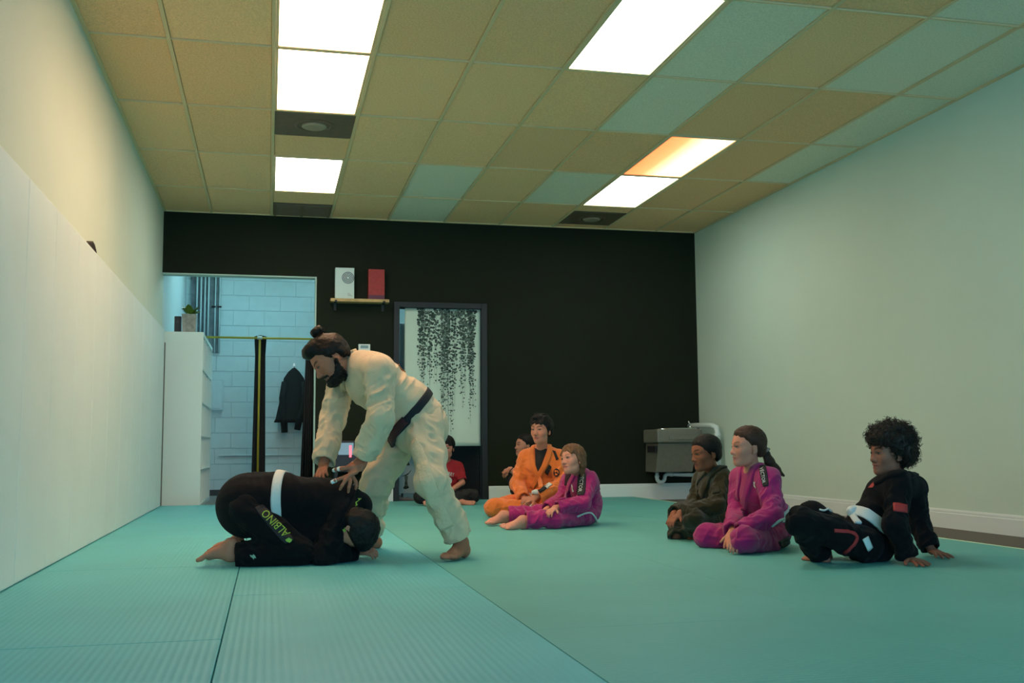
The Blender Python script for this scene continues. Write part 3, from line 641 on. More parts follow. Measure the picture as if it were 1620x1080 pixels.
class SDF:
    def __init__(s): s.ops = []; s.disp = []; s.floor = None
    def op(s, f, lo, hi, k=.02, mode=1):
        m = .05+k; s.ops.append((f, np.asarray(lo, float)-m, np.asarray(hi, float)+m, k, mode)); return s
    # tapered capsule; wr=(amp, count, seed): cloth folds running round it
    def cap(s, a, b, ra, rb, k=.02, mode=1, wr=None):
        a = np.asarray(a, float); b = np.asarray(b, float); ab = b-a; L2 = ab@ab+1e-12; w = ab/math.sqrt(L2)
        u = nrm(np.cross(w, [.31, .2, .93])); vv = np.cross(w, u)
        def f(P):
            p = P-a; t = np.clip(p@ab/L2, 0, 1); q = p-t[:, None]*ab; r = ra+(rb-ra)*t
            if wr:
                th = np.arctan2(q@vv, q@u)
                r = r+wr[0]*folds(th, t, wr[1], wr[2])
            return np.sqrt((q*q).sum(1))-r
        R_ = max(ra, rb)+(wr[0]*1.6 if wr else 0)
        return s.op(f, np.minimum(a, b)-R_, np.maximum(a, b)+R_, k, mode)
    # elliptic capsule: lat = side direction, (ru, rv) at both ends
    def ecap(s, a, b, lat, ra, rb, k=.03, mode=1, wr=None):
        a = np.asarray(a, float); b = np.asarray(b, float); ab = b-a; L2 = ab@ab+1e-12; w = ab/math.sqrt(L2)
        u = nrm(np.asarray(lat)-w*(np.asarray(lat)@w)); vv = np.cross(w, u)
        def f(P):
            p = P-a; t = np.clip(p@ab/L2, 0, 1); q = p-t[:, None]*ab
            ru = ra[0]+(rb[0]-ra[0])*t; rv = ra[1]+(rb[1]-ra[1])*t; mn = np.minimum(ru, rv)
            qu, qv, qw = q@u, q@vv, q@w
            if wr:
                th = np.arctan2(qv, qu); g = 1+wr[0]/mn*folds(th, t, wr[1], wr[2])
                ru = ru*g; rv = rv*g
            k0 = np.sqrt((qu/ru)**2+(qv/rv)**2+(qw/mn)**2)+1e-9; k1 = np.sqrt((qu/ru**2)**2+(qv/rv**2)**2+(qw/mn**2)**2)+1e-9
            return k0*(k0-1)/k1
        R_ = max(ra[0], ra[1], rb[0], rb[1])*1.1
        return s.op(f, np.minimum(a, b)-R_, np.maximum(a, b)+R_, k, mode)
    def ell(s, c, Rm, r, k=.01, mode=1):
        c = np.asarray(c, float); r = np.asarray(r, float); Rm = np.asarray(Rm, float)
        def f(P):
            q = (P-c)@Rm; k0 = np.sqrt(((q/r)**2).sum(1))+1e-9; k1 = np.sqrt(((q/r**2)**2).sum(1))+1e-9
            return k0*(k0-1)/k1
        return s.op(f, c-r.max(), c+r.max(), k, mode)
    # sleeve or trouser end: capsule cut flat at b, hollow at the opening
    def cuff(s, a, b, ra, rb, k=.02, wr=None, th=.0125, deep=.028, nrm_=None, flat=1.):
        a = np.asarray(a, float); b = np.asarray(b, float); ab = b-a; L = math.sqrt(ab@ab); w = ab/L; n = nrm(nrm_) if nrm_ is not None else w
        u = nrm(np.cross(w, [.31, .2, .93])); vv = np.cross(w, u)
        def f(P):
            p = P-a; z = p@w; t = np.clip(z/L, 0, 1.15); q = p-(t*L)[:, None]*w; r = ra+(rb-ra)*t
            dist = np.sqrt((q*q).sum(1))
            if wr:
                th_ = np.arctan2(q@vv, q@u); r = r+wr[0]*folds(th_, t, wr[1], wr[2])
            e = (P-b)@n
            d = np.maximum(dist-r, e)
            return np.maximum(d, -np.maximum(dist-(r-th), -(e+deep)))
        R_ = max(ra, rb)*1.25
        return s.op(f, np.minimum(a, b)-R_, np.maximum(a, b)+R_, k, 1)
    def noise(s, amp, freq, off=0., stretch=None): s.disp.append((amp, freq, off, stretch)); return s
    def _disp(s, P):
        e = 0.
        for amp, freq, off, st in s.disp:
            Q = P if st is None else P*np.asarray(st)
            e = e+amp*2*vnoise(Q, freq, off)
        return e
    def eval(s, P):
        P = np.asarray(P, float); d = np.full(len(P), 1.0)
        for f, lo, hi, k, mode in s.ops:
            i = np.where(np.all((P >= lo) & (P <= hi), axis=1))[0]
            if len(i) == 0: continue
            g = f(P[i]); d[i] = smin(d[i], g, k) if mode > 0 else -smin(-d[i], g, k)
        if s.disp:
            i = np.where(np.abs(d) < .05)[0]
            if len(i): d[i] += s._disp(P[i])
        if s.floor is not None: d = np.maximum(d, s.floor-P[:, 2])
        return d
    def grad(s, P, e=.003):
        g = np.stack([s.eval(P+np.eye(3)[i]*e)-s.eval(P-np.eye(3)[i]*e) for i in range(3)], 1)
        return g/(np.linalg.norm(g, axis=1, keepdims=True)+1e-9)
    def bounds(s):
        U = [o for o in s.ops if o[4] > 0]
        lo = np.min([o[1]+.05+o[3] for o in U], 0)-.012; hi = np.max([o[2]-.05-o[3] for o in U], 0)+.012
        if s.floor is not None: lo[2] = max(lo[2], s.floor-.008)
        return lo, hi
    def mesh(s, h):
        lo, hi = s.bounds(); n = np.ceil((hi-lo)/h).astype(int)+2
        F = np.full(tuple(n), .2, np.float32)
        for f, l, h_, k, mode in s.ops:
            i0 = np.clip(np.floor((l-lo)/h).astype(int), 0, n); i1 = np.clip(np.ceil((h_-lo)/h).astype(int)+1, 0, n)
            if np.any(i1 <= i0): continue
            ax = [lo[j]+h*np.arange(i0[j], i1[j]) for j in range(3)]
            P = np.stack(np.meshgrid(*ax, indexing='ij'), -1).reshape(-1, 3)
            sl = tuple(slice(i0[j], i1[j]) for j in range(3)); sub = F[sl]; cur = sub.ravel()
            g = f(P); F[sl] = (smin(cur, g, k) if mode > 0 else -smin(-cur, g, k)).reshape(sub.shape)
        if s.disp:
            idx = np.argwhere(np.abs(F) < .03); P = lo+h*idx
            F[idx[:, 0], idx[:, 1], idx[:, 2]] += s._disp(P).astype(np.float32)
        if s.floor is not None:
            z = (s.floor-(lo[2]+h*np.arange(n[2]))).astype(np.float32); F = np.maximum(F, z[None, None, :])
        return surfnets(F, lo, h)
    def cast(s, O, D, far=1.6, near=None):
        """first hit of rays with the surface"""
        O = np.atleast_2d(np.asarray(O, float)).copy(); D = np.asarray(D, float); D = D/np.linalg.norm(D, axis=1, keepdims=True)
        lo, hi = s.bounds(); c = (lo+hi)/2; R_ = np.linalg.norm(hi-lo)/2
        t = np.maximum(((c-O)*D).sum(1)-R_, 0) if near is None else np.full(len(O), near, float)
        t0 = t.copy(); tb = t.copy(); db = np.full(len(O), 9.)
        done = np.zeros(len(O), bool); ok = done.copy()
        for _ in range(260):
            i = np.where(~done)[0]
            if len(i) == 0: break
            d = s.eval(O[i]+D[i]*t[i, None]); hit = d < .0006
            q = d < db[i]; db[i[q]] = d[q]; tb[i[q]] = t[i[q]]
            done[i[hit]] = True; ok[i[hit]] = True; j = i[~hit]; t[j] += np.clip(d[~hit]*.7, .0004, .02)
            done[t-t0 > 2*R_+.1] = True
        X = O+D*np.where(ok, t, tb)[:, None]; m = ~ok           # rays that pass by: nearest point of the surface
        for _ in range(3):
            if m.any(): X[m] -= s.grad(X[m])*s.eval(X[m])[:, None]
        return X
def surfnets(F, lo, h):
    S = F < 0
    c = np.zeros(tuple(np.array(F.shape)-1), np.int8)
    for a in (0, 1):
        for b in (0, 1):
            for d in (0, 1): c += S[a:F.shape[0]-1+a, b:F.shape[1]-1+b, d:F.shape[2]-1+d]
    act = (c > 0) & (c < 8); ijk = np.argwhere(act); M = len(ijk)
    idx = np.full(act.shape, -1, np.int32); idx[act] = np.arange(M)
    cn = [(a, b, d) for a in (0, 1) for b in (0, 1) for d in (0, 1)]
    val = np.stack([F[ijk[:, 0]+a, ijk[:, 1]+b, ijk[:, 2]+d] for a, b, d in cn], 1)
    pos = np.zeros((M, 3)); cnt = np.zeros(M)
    for i in range(8):
        for j in range(i+1, 8):
            df = np.array(cn[j])-np.array(cn[i])
            if np.abs(df).sum() != 1: continue
            m = (val[:, i] < 0) != (val[:, j] < 0); t = val[:, i]/(val[:, i]-val[:, j]+1e-20)
            p = np.array(cn[i])+t[:, None]*df; pos[m] += p[m]; cnt[m] += 1
    V = lo+h*(ijk+pos/np.maximum(cnt, 1)[:, None])
    Q = []
    for axis in range(3):
        A = np.moveaxis(S, axis, 0); I = np.moveaxis(idx, axis, 0)
        e = A[:-1, 1:-1, 1:-1] != A[1:, 1:-1, 1:-1]; p = np.argwhere(e)
        if len(p) == 0: continue
        x, y, z = p[:, 0], p[:, 1]+1, p[:, 2]+1
        q = np.stack([I[x, y-1, z-1], I[x, y, z-1], I[x, y, z], I[x, y-1, z]], 1)
        fl_ = A[x, y, z] ^ (axis == 1)
        q[~fl_] = q[~fl_][:, ::-1]; Q.append(q)
    return V, np.concatenate(Q)
def npmesh(name, V, Q, mats, parent, base, colors=None, midx=None, smooth=True):
    me = bpy.data.meshes.new(name); V = np.asarray(V, np.float32)-np.asarray(base, np.float32)
    me.vertices.add(len(V)); me.vertices.foreach_set('co', V.ravel())
    n = Q.shape[1]; me.loops.add(Q.size); me.loops.foreach_set('vertex_index', Q.astype(np.int32).ravel())
    me.polygons.add(len(Q)); me.polygons.foreach_set('loop_start', np.arange(0, Q.size, n, dtype=np.int32)); me.polygons.foreach_set('loop_total', np.full(len(Q), n, np.int32))
    me.polygons.foreach_set('use_smooth', np.full(len(Q), smooth))
    for m in (mats if isinstance(mats, (list, tuple)) else [mats]): me.materials.append(m)
    if midx is not None: me.polygons.foreach_set('material_index', midx.astype(np.int32))
    if colors is not None:
        a = me.color_attributes.new('Col', 'FLOAT_COLOR', 'POINT'); a.data.foreach_set('color', np.concatenate([colors, np.ones((len(colors), 1))], 1).astype(np.float32).ravel())
    me.update(calc_edges=True); me.validate()
    o = bpy.data.objects.new(name, me); COL.objects.link(o); o.parent = parent
    return o
# relax: a few smoothing passes of the vertices along mesh edges
def relax(V, Q, it=2, f=.5):
    E_ = np.concatenate([Q[:, [i, (i+1) % 4]] for i in range(4)])
    for _ in range(it):
        A = np.zeros_like(V); c = np.zeros(len(V))
        for i, j in ((0, 1), (1, 0)):
            np.add.at(A, E_[:, i], V[E_[:, j]]); np.add.at(c, E_[:, i], 1)
        V = V*(1-f)+f*A/np.maximum(c, 1)[:, None]
    return V

# ---- strips and patches that lie on a field
def strip(name, S, pts, width, thick, m, parent, base, closed=False, lift=.0, samples=None, normals=None, taper=None):
    """ribbon along surface points; follows the field S"""
    P = np.asarray(pts, float)
    if samples:
        Q = np.concatenate([P, P[:1]]) if closed else P
        d = np.r_[0, np.cumsum(np.linalg.norm(np.diff(Q, axis=0), axis=1))]; u = np.linspace(0, d[-1], samples+(1 if closed else 0))
        P = np.stack([np.interp(u, d, Q[:, i]) for i in range(3)], 1)
        if closed: P = P[:-1]
        for _ in range(3):
            if closed: P = (np.roll(P, 1, 0)+2*P+np.roll(P, -1, 0))/4
            else: P[1:-1] = (P[:-2]+2*P[1:-1]+P[2:])/4
    N = S.grad(P, .008) if normals is None else np.asarray(normals, float)
    for _ in range(3):
        if closed: N = N+np.roll(N, 1, 0)+np.roll(N, -1, 0)
        else: N[1:-1] = N[:-2]+2*N[1:-1]+N[2:]
        N /= np.linalg.norm(N, axis=1, keepdims=True)
    Tn = (np.roll(P, -1, 0)-np.roll(P, 1, 0)) if closed else np.gradient(P, axis=0)
    Tn /= np.linalg.norm(Tn, axis=1, keepdims=True)+1e-9
    W = np.cross(N, Tn); W /= np.linalg.norm(W, axis=1, keepdims=True)+1e-9
    n = len(P); tp = np.ones(n) if taper is None else np.interp(np.linspace(0, 1, n), np.linspace(0, 1, len(taper)), taper)
    cols = [-.5, -.47, -.25, 0, .25, .47, .5]; lay = []
    for c in cols:
        X = P+W*(c*width*tp)[:, None]
        d = S.eval(X); g = N
        X = X-g*np.clip(d, -.03, .012)[:, None]
        top = X+g*(lift+thick*(1 if abs(c) < .49 else .55)); bot = X+g*(lift-.004)
        lay.append((top, bot))
    ring = [l[0] for l in lay]+[l[1] for l in lay[::-1]]
    k = len(ring); V = np.stack(ring, 1).reshape(-1, 3); f = []
    for i in range(n if closed else n-1):
        j = (i+1) % n
        for q in range(k): f.append((i*k+q, i*k+(q+1) % k, j*k+(q+1) % k, j*k+q))
    b = MB(); b.add(V-np.asarray(base), f)
    if not closed: b.f += [tuple(range(k)), tuple((n-1)*k+q for q in range(k))]; b.m += [0, 0]
    return b.build(name, m, parent, smooth=True)
def px_cast(S, pix):
    pix = np.asarray(pix, float); D = np.array([ray(x, y) for x, y in pix]); return S.cast(np.repeat(CAM[None], len(pix), 0), D)
def bil(c, u, v):
    c = np.asarray(c, float); u = np.asarray(u)[:, None]; v = np.asarray(v)[:, None]
    return (c[0]*(1-u)+c[1]*u)*(1-v)+(c[3]*(1-u)+c[2]*u)*v
def patch(name, S, corners, m, parent, base, lift=.003, nu=10, nv=10, shape=None, outline=None):
    """corners in pixels (u0v0, u1v0, u1v1, u0v1); laid on the field; outline: polygon in uv instead of the full quad"""
    u, v = np.meshgrid(np.linspace(0, 1, nu), np.linspace(0, 1, nv)); u = u.ravel(); v = v.ravel()
    uu, vv_ = (u, v) if shape is None else shape(u, v)
    X = px_cast(S, bil(corners, uu, vv_)); ok = np.abs(S.eval(X)) < .006; N = S.grad(X, .008); T_ = X+N*lift; Bt = X-N*.003; ok = np.r_[ok, ok]
    nn = nu*nv; V = np.concatenate([T_, Bt]); f = []
    for j in range(nv-1):
        for i in range(nu-1):
            a = j*nu+i; f.append((a, a+1, a+nu+1, a+nu)); f.append((nn+a, nn+a+nu, nn+a+nu+1, nn+a+1))
    for i in range(nu-1): f.append((i, nn+i, nn+i+1, i+1)); a = (nv-1)*nu+i; f.append((a, a+1, nn+a+1, nn+a))
    for j in range(nv-1): a = j*nu; f.append((a, a+nu, nn+a+nu, nn+a)); a = j*nu+nu-1; f.append((a, nn+a, nn+a+nu, a+nu))
    f = [q for q in f if all(ok[i] for i in q)]
    b = MB(); b.add(V-np.asarray(base), f); return b.build(name, m, parent, smooth=True)
def rounded(u, v, r=.5):
    """squares -> stadium ends along u"""
    s = (v-.5)*2; inset = (1-np.sqrt(np.clip(1-s*s, 0, 1)))*r*.3
    return inset+u*(1-2*inset), v
_TXT = {}
def text_uv(body):
    if body not in _TXT:
        cu_ = bpy.data.curves.new('lettering', 'FONT'); cu_.body = body; cu_.resolution_u = 2
        o = bpy.data.objects.new('lettering', cu_); COL.objects.link(o); dg = bpy.context.evaluated_depsgraph_get(); me = o.evaluated_get(dg).to_mesh()
        V = np.array([v.co[:2] for v in me.vertices]); fs = [tuple(p.vertices) for p in me.polygons]
        o.evaluated_get(dg).to_mesh_clear(); bpy.data.objects.remove(o); bpy.data.curves.remove(cu_)
        V = (V-V.min(0))/(V.max(0)-V.min(0)); _TXT[body] = (V, fs)
    return _TXT[body]
def uv_fit(S, corners, V):
    g = np.linspace(0, 1, 7); u, v = [q.ravel() for q in np.meshgrid(g, g)]
    B_ = lambda u, v: np.stack([np.ones_like(u), u, v, u*u, u*v, v*v], 1)
    X = px_cast(S, bil(corners, u, v)); A = B_(u, v); c = np.linalg.lstsq(A, X, rcond=None)[0]
    N = nrm(S.grad(X, .01).mean(0)); r = np.clip(((X-A@c)@N).max(), 0, .006)
    return B_(V[:, 0], V[:, 1])@c+N*r, N
def lettering(name, S, corners, body, m, parent, base, lift=.005):
    """corners: text's lower-left, lower-right, upper-right, upper-left in pixels"""
    V, fs = text_uv(body); X, N = uv_fit(S, corners, V); X = X+N*lift
    b = MB(); b.add(X-np.asarray(base), fs); return b.build(name, m, parent, fix=False)
def flat_shape(name, S, corners, poly, m, parent, base, lift=.005):
    V = np.array(poly, float); X, N = uv_fit(S, corners, V); X = X+N*lift*.6
    b = MB(); b.add(X-np.asarray(base), [tuple(range(len(V)))]); return b.build(name, m, parent, fix=False)
def band(S, c, w, n=48, R_=.5, ref=(0, 0, 1)):
    """closed loop where the plane through c with normal w meets the field"""
    w = nrm(w); u = nrm(np.cross(w, ref)); v = np.cross(w, u); a = np.linspace(0, 2*math.pi, n, endpoint=False)
    D = np.cos(a)[:, None]*u+np.sin(a)[:, None]*v
    # march outwards from inside until leaving the body
    t = np.full(n, .02); done = np.zeros(n, bool)
    for _ in range(200):
        d = S.eval(c+D*t[:, None]); done |= d > 0; t[~done] += np.clip(-d[~done]*.7, .001, .02)
        if done.all() or t.max() > R_: break
    return c+D*t[:, None]

# ---- heads, hands, feet as field operations
def frame_of(fwd, up):
    f = nrm(fwd); u = nrm(np.asarray(up)-f*(np.asarray(up)@f)); r = np.cross(f, u)       # columns: person's right, forward, up
    return np.stack([r, f, u], 1)
class Head:
    def __init__(s, anchor_local, anchor_world, fwd, up, size):
        s.R = frame_of(fwd, up); s.h = size; s.o = np.asarray(anchor_world)-s.R@(np.asarray(anchor_local)*size)
    def w(s, p): return s.o+(np.atleast_2d(p)*s.h)@s.R.T if np.ndim(p) > 1 else s.o+s.R@(np.asarray(p, float)*s.h)
    def loc(s, P): return (np.asarray(P)-s.o)@s.R/s.h
def head_field(S, hd, jaw=1.0, child=True):
    h = hd.h; E = lambda c, r, k=.06, mode=1: S.ell(hd.w(c), hd.R, np.array(r)*h, k*h, mode)
    C_ = lambda a, b, ra, rb, k=.06, mode=1: S.cap(hd.w(a), hd.w(b), ra*h, rb*h, k*h, mode)
    E((0, -.06, .645), (.325, .425, .355), .05)
    E((0, .11, .44), (.265, .275, .37), .12)
    E((0, .10, .21), (.215*jaw, .25, .20), .10)
    C_((-.15*jaw, .05, .17), (0, .265, .085), .085, .085, .09); C_((.15*jaw, .05, .17), (0, .265, .085), .085, .085, .09)
    E((0, .30, .09), (.085, .06, .065), .06)
    for sx in (-1, 1):
        E((sx*.165, .225, .375), (.105, .10, .11), .10)
        C_((sx*.03, .335, .565), (sx*.20, .27, .575), .05, .045, .06)
        E((sx*.135, .375, .49), (.075, .05, .04), .05, -1)
        E((sx*.135, .292, .492), (.078, .062, .052), .02)
        C_((sx*.080, .338, .515), (sx*.190, .293, .510), .010, .009, .018)
        E((sx*.052, .410-(.02 if child else 0), .325), (.042, .048, .036), .03)
        # ear
        ec = np.array((sx*.318, -.075, .44))
        Re = hd.R@np.array(Matrix.Rotation(.18*-1, 3, 'X') @ Matrix.Rotation(sx*-.35, 3, 'Z'))
        S.ell(hd.w(ec), Re, np.array((.027, .082, .128))*h, .02*h); S.ell(hd.w(ec+np.array((sx*.03, .012, .015))), Re, np.array((.022, .05, .085))*h, .012*h, -1)
        S.ell(hd.w((sx*.318, -.03, .34)), hd.R, np.array((.024, .035, .04))*h, .02*h)
    nz = -.03 if child else 0.
    C_((0, .335, .545), (0, .440+nz, .36), .034, .047, .05)
    E((0, .448+nz, .345), (.052, .050, .046), .03)
    E((0, .345, .225), (.115, .055, .030), .03); E((0, .338, .170), (.095, .058, .036), .03)
    C_((-.10, .352, .199), (0, .405, .199), .009, .010, .015, -1); C_((.10, .352, .199), (0, .405, .199), .009, .010, .015, -1)
def hand_field(S, wr, d, n, L, side, curl=(.3, .3, .35, .4), spread=.10, thumb=(.8, .3), fingers=None, k=.004, palm=True):
    """d: wrist to knuckles, n: back of the hand, side: +1 when the thumb lies along cross(d, n)"""
    d = nrm(d); n = nrm(np.asarray(n)-d*(np.asarray(n)@d)); u = np.cross(d, n)*side; wr = np.asarray(wr, float)
    if palm:
        S.ecap(wr+d*.04*L, wr+d*.40*L, u, (.145*L, .085*L), (.195*L, .072*L), .012)
        S.cap(wr+d*.10*L+u*.10*L-n*.02*L, wr+d*.26*L+u*.16*L-n*.02*L, .075*L, .06*L, .012)
    tips = []
    for i, (o, ln) in enumerate(((.150, .42), (.052, .47), (-.046, .44), (-.140, .35))):
        p = wr+d*(.45-.02*abs(i-1))*L+u*o*L
        if fingers is not None:
            q = [np.asarray(z, float) for z in fingers[i]]; q = [p]+q
        else:
            a = spread*(1.5-i)*.6; dd = nrm(d+u*a); q = [p]; ang = curl[i]*.35
            for sgl in (.45, .31, .24):
                v = dd*math.cos(ang)-n*math.sin(ang); q.append(q[-1]+v*ln*sgl*L); ang += curl[i]
        rr_ = [.052, .047, .043, .037]
        for j in range(len(q)-1): S.cap(q[j], q[j+1], rr_[j]*L, rr_[j+1]*L, k)
        tips.append(q)
    if thumb is not None:
        if hasattr(thumb[0], '__len__'): q = [wr+d*.14*L+u*.13*L]+[np.asarray(z, float) for z in thumb]
        else:
            p = wr+d*.16*L+u*.14*L-n*.02*L; v = nrm(d*math.cos(thumb[0])+u*math.sin(thumb[0])-n*.25); p2 = p+v*.20*L; v2 = nrm(v*math.cos(thumb[1])+d*math.sin(thumb[1])); q = [p, p2, p2+v2*.18*L]
        for j in range(len(q)-1): S.cap(q[j], q[j+1], (.062, .055, .045)[j]*L, (.055, .045, .04)[j]*L, .008)
        tips.append(q)
    return tips
def foot_field(S, ank, fwd, up, L, side):
    """side +1: big toe along cross(fwd, up) * side"""
    f = nrm(fwd); n = nrm(np.asarray(up)-f*(np.asarray(up)@f)); u = np.cross(f, n)*side; a = np.asarray(ank, float); dn = -n*.26*L
    heel = a-f*.17*L+dn*.72; ball = a+f*.46*L+dn*.92+u*.02*L
    S.ell(heel, np.stack([u, f, n], 1), np.array((.12, .155, .155))*L, .03)
    S.ecap(heel+f*.05*L, ball, u, (.105*L, .11*L), (.175*L, .095*L), .03)
    S.cap(a, ball-f*.10*L+n*.05*L, .125*L, .09*L, .03)
    S.ell(a+u*.08*L-n*.04*L, np.eye(3), np.array((.06, .06, .06))*L, .02); S.ell(a-u*.08*L-n*.06*L, np.eye(3), np.array((.055, .055, .055))*L, .02)
    for i, o in enumerate((.125, .055, -.005, -.06, -.11)):
        r = (.066, .050, .047, .044, .042)[i]*L; ln = (.235, .24, .22, .19, .155)[i]*L
        b = ball+u*o*L-n*(.075*L-r)+f*(-.05*L*(i > 2)); S.cap(b, b+f*ln*.62+n*.012*L, r, r, .004); S.cap(b+f*ln*.62+n*.012*L, b+f*ln, r, r*.85, .004)

# ---- face colouring and eyes
def face_colors(V, hd, skin, lip, brow=None, brow_amt=.8, blush=.12):
    c = np.repeat(np.array(skin, float)[None], len(V), 0)
    n = vnoise(V, 60., 3.)[:, None]; c = c*(1+.10*n)
    L = hd.loc(V); x, y, z = L[:, 0], L[:, 1], L[:, 2]; face = y > .05
    def mix(w, col):
        w = np.clip(w, 0, 1)[:, None]; return c*(1-w)+np.array(col)*w
    g = lambda q: np.exp(-q)
    ck = g(((np.abs(x)-.17)/.09)**2+((z-.34)/.09)**2)*face*blush; c = mix(ck, (skin[0]*1.05, skin[1]*.72, skin[2]*.70))
    lp = g(((x/.105)**4)+((z-.199)/.048)**4)*(y > .28); c = mix(lp*.95, lip)
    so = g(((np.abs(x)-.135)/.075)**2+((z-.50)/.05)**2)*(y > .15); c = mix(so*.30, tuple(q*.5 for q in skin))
    dk = g((x/.1)**4+((z-.199)/.009)**2)*(y > .28); c = mix(dk*.55, tuple(q*.35 for q in lip))
    nb = g(((np.abs(x)-.026)/.016)**2+((z-.303)/.013)**2)*(y > .38); c = mix(nb*.8, tuple(q*.22 for q in skin))
    if brow is not None:
        ax_ = np.abs(x); zc = .582+.035*np.sin((ax_-.05)/.17*2.2); wv = g(((ax_-.135)/.092)**6+((z-zc)/.024)**4)*(y > .12); c = mix(wv*brow_amt, brow)
    return c
M_eyew = mat('eye_white', (.30, .27, .25), .3); M_lash = mat('eye_lash', (.012, .008, .007), .6)
def eyes(S, hd, iris, parent, base, open_=1.0, look=(0, 0)):
    mi = mat('iris_%d_%d' % (int(iris[0]*1000), int(iris[1]*1000)), iris, .15)
    for sx in (-1, 1):
        def proj(uv, lift):
            uv = np.asarray(uv, float); O = np.stack([sx*.132+uv[:, 0], np.full(len(uv), .62), .494+uv[:, 1]], 1)
            X = S.cast(hd.w(O), np.repeat((-hd.R[:, 1])[None], len(uv), 0), near=0.); N = S.grad(X, .004); return X+N*lift-np.asarray(base)
        n = 12; a = np.linspace(0, 2*math.pi, n, endpoint=False)
        alm = np.stack([.062*np.cos(a), (.022*np.where(np.sin(a) > 0, 1.0, .75))*open_*np.sign(np.sin(a))*np.abs(np.sin(a))**.8+.006*sx*np.cos(a)*sx], 1)
        pts = np.concatenate([[[0, 0]], alm]); X = proj(pts, .0009)
        e = MB().add(X, [(0, 1+i, 1+(i+1) % n) for i in range(n)]).build('eye', M_eyew, parent, smooth=True, fix=False)
        ir = np.stack([.030*np.cos(a), np.clip(.030*np.sin(a), -.017*open_, .021*open_)], 1)+np.array([look[0]*.02, look[1]*.01]); pts = np.concatenate([[[look[0]*.02, look[1]*.01]], ir]); X = proj(pts, .0016)
        MB().add(X, [(0, 1+i, 1+(i+1) % n) for i in range(n)]).build('iris', mi, e, smooth=True, fix=False)
        m_ = 9; b = np.linspace(0, math.pi, m_); up_ = np.stack([.070*np.cos(b), .024*open_*np.abs(np.sin(b))**.8+.008], 1); lo_ = np.stack([.062*np.cos(b), .022*open_*np.abs(np.sin(b))**.8-.005], 1)
        X = np.concatenate([proj(up_, .0022), proj(lo_, .0022)])
        MB().add(X, [(i, i+1, m_+i+1, m_+i) for i in range(m_-1)]).build('eyelashes', M_lash, e, smooth=True, fix=False)
# ---- hair
def hair_mat(name, col, bump_=.5):
    m = mat(name, col, .5, noise=(40, .35, 5), spec=.22)
    nt = m.node_tree; b = nt.nodes['Principled BSDF']; tc = nt.nodes.new('ShaderNodeTexCoord'); mp = nt.nodes.new('ShaderNodeMapping'); mp.inputs['Scale'].default_value = (260, 260, 40)
    n = nt.nodes.new('ShaderNodeTexNoise'); n.inputs['Scale'].default_value = 1.; bp = nt.nodes.new('ShaderNodeBump'); bp.inputs['Strength'].default_value = bump_; bp.inputs['Distance'].default_value = .006
    nt.links.new(tc.outputs['Object'], mp.inputs['Vector']); nt.links.new(mp.outputs[0], n.inputs['Vector']); nt.links.new(n.outputs['Fac'], bp.inputs['Height']); nt.links.new(bp.outputs['Normal'], b.inputs['Normal'])
    return m
def hair_cap(S, hd, t=.05, front=.72, back=.15, temple=.30, k=.03):
    """skull cap: keeps what lies above a hairline that drops from the forehead (front) past the temple to the nape (back)"""
    h = hd.h
    def f(P):
        q = hd.loc(P); x, y, z = q[:, 0], q[:, 1], q[:, 2]
        r = np.array((.325+t, .425+t, .355+t)); e = q-np.array((0, -.06, .645)); k0 = np.sqrt(((e/r)**2).sum(1))+1e-9; k1 = np.sqrt(((e/r**2)**2).sum(1))+1e-9; d = k0*(k0-1)/k1
        # nape bulk
        r2 = np.array((.27+t, .25+t, .30+t)); e = q-np.array((0, -.20, .42)); a0 = np.sqrt(((e/r2)**2).sum(1))+1e-9; a1 = np.sqrt(((e/r2**2)**2).sum(1))+1e-9; d2 = a0*(a0-1)/a1
        d = smin(d, d2, .06)
        hl = np.interp(y, [-.45, -.25, -.12, .02, .12, .24, .33, .6], [back, back+.02, temple+.02, temple, temple+.14, front-.06, front, front])
        hl = hl+.035*vnoise(P, 70., 1.7)*2
        d = d+t*.85*(1-np.clip((z-hl)/.16, 0, 1))**1.5
        return np.maximum(d, (hl-z)*.75)*h
    c = hd.w((0, -.06, .55)); return S.op(f, c-.62*h, c+.62*h, k*h, 1)
def tubes_mesh(name, strands, r, m, parent, base, n=5):
    b = MB()
    for q in strands: b.tube(np.asarray(q)-np.asarray(base), list(np.linspace(r, r*.35, len(q))) if not hasattr(r, '__len__') else r, n, cap=False)
    return b.build(name, m, parent, smooth=True, fix=False)

# ---- cloth materials
def gi_mat(name, col, weave=.5): return mat(name, col, .85, noise=(14, .08), bump=(420, weave, 'weave'), sheen=.25, spec=.2)
M_beltw = mat('white_belt_cotton', (.62, .68, .68), .8, bump=(150, .4)); M_beltb = mat('black_belt_cotton', (.012, .012, .018), .8, bump=(150, .4))
M_skin = mat('skin', (.5, .3, .2), .55, vcol=True, spec=.22)
for _n, _v in (('Subsurface Weight', .12), ('Subsurface Scale', .01)): MATS['skin'].node_tree.nodes['Principled BSDF'].inputs[_n].default_value = _v
MATS['skin'].node_tree.nodes['Principled BSDF'].inputs['Subsurface Radius'].default_value = (1, .35, .2)

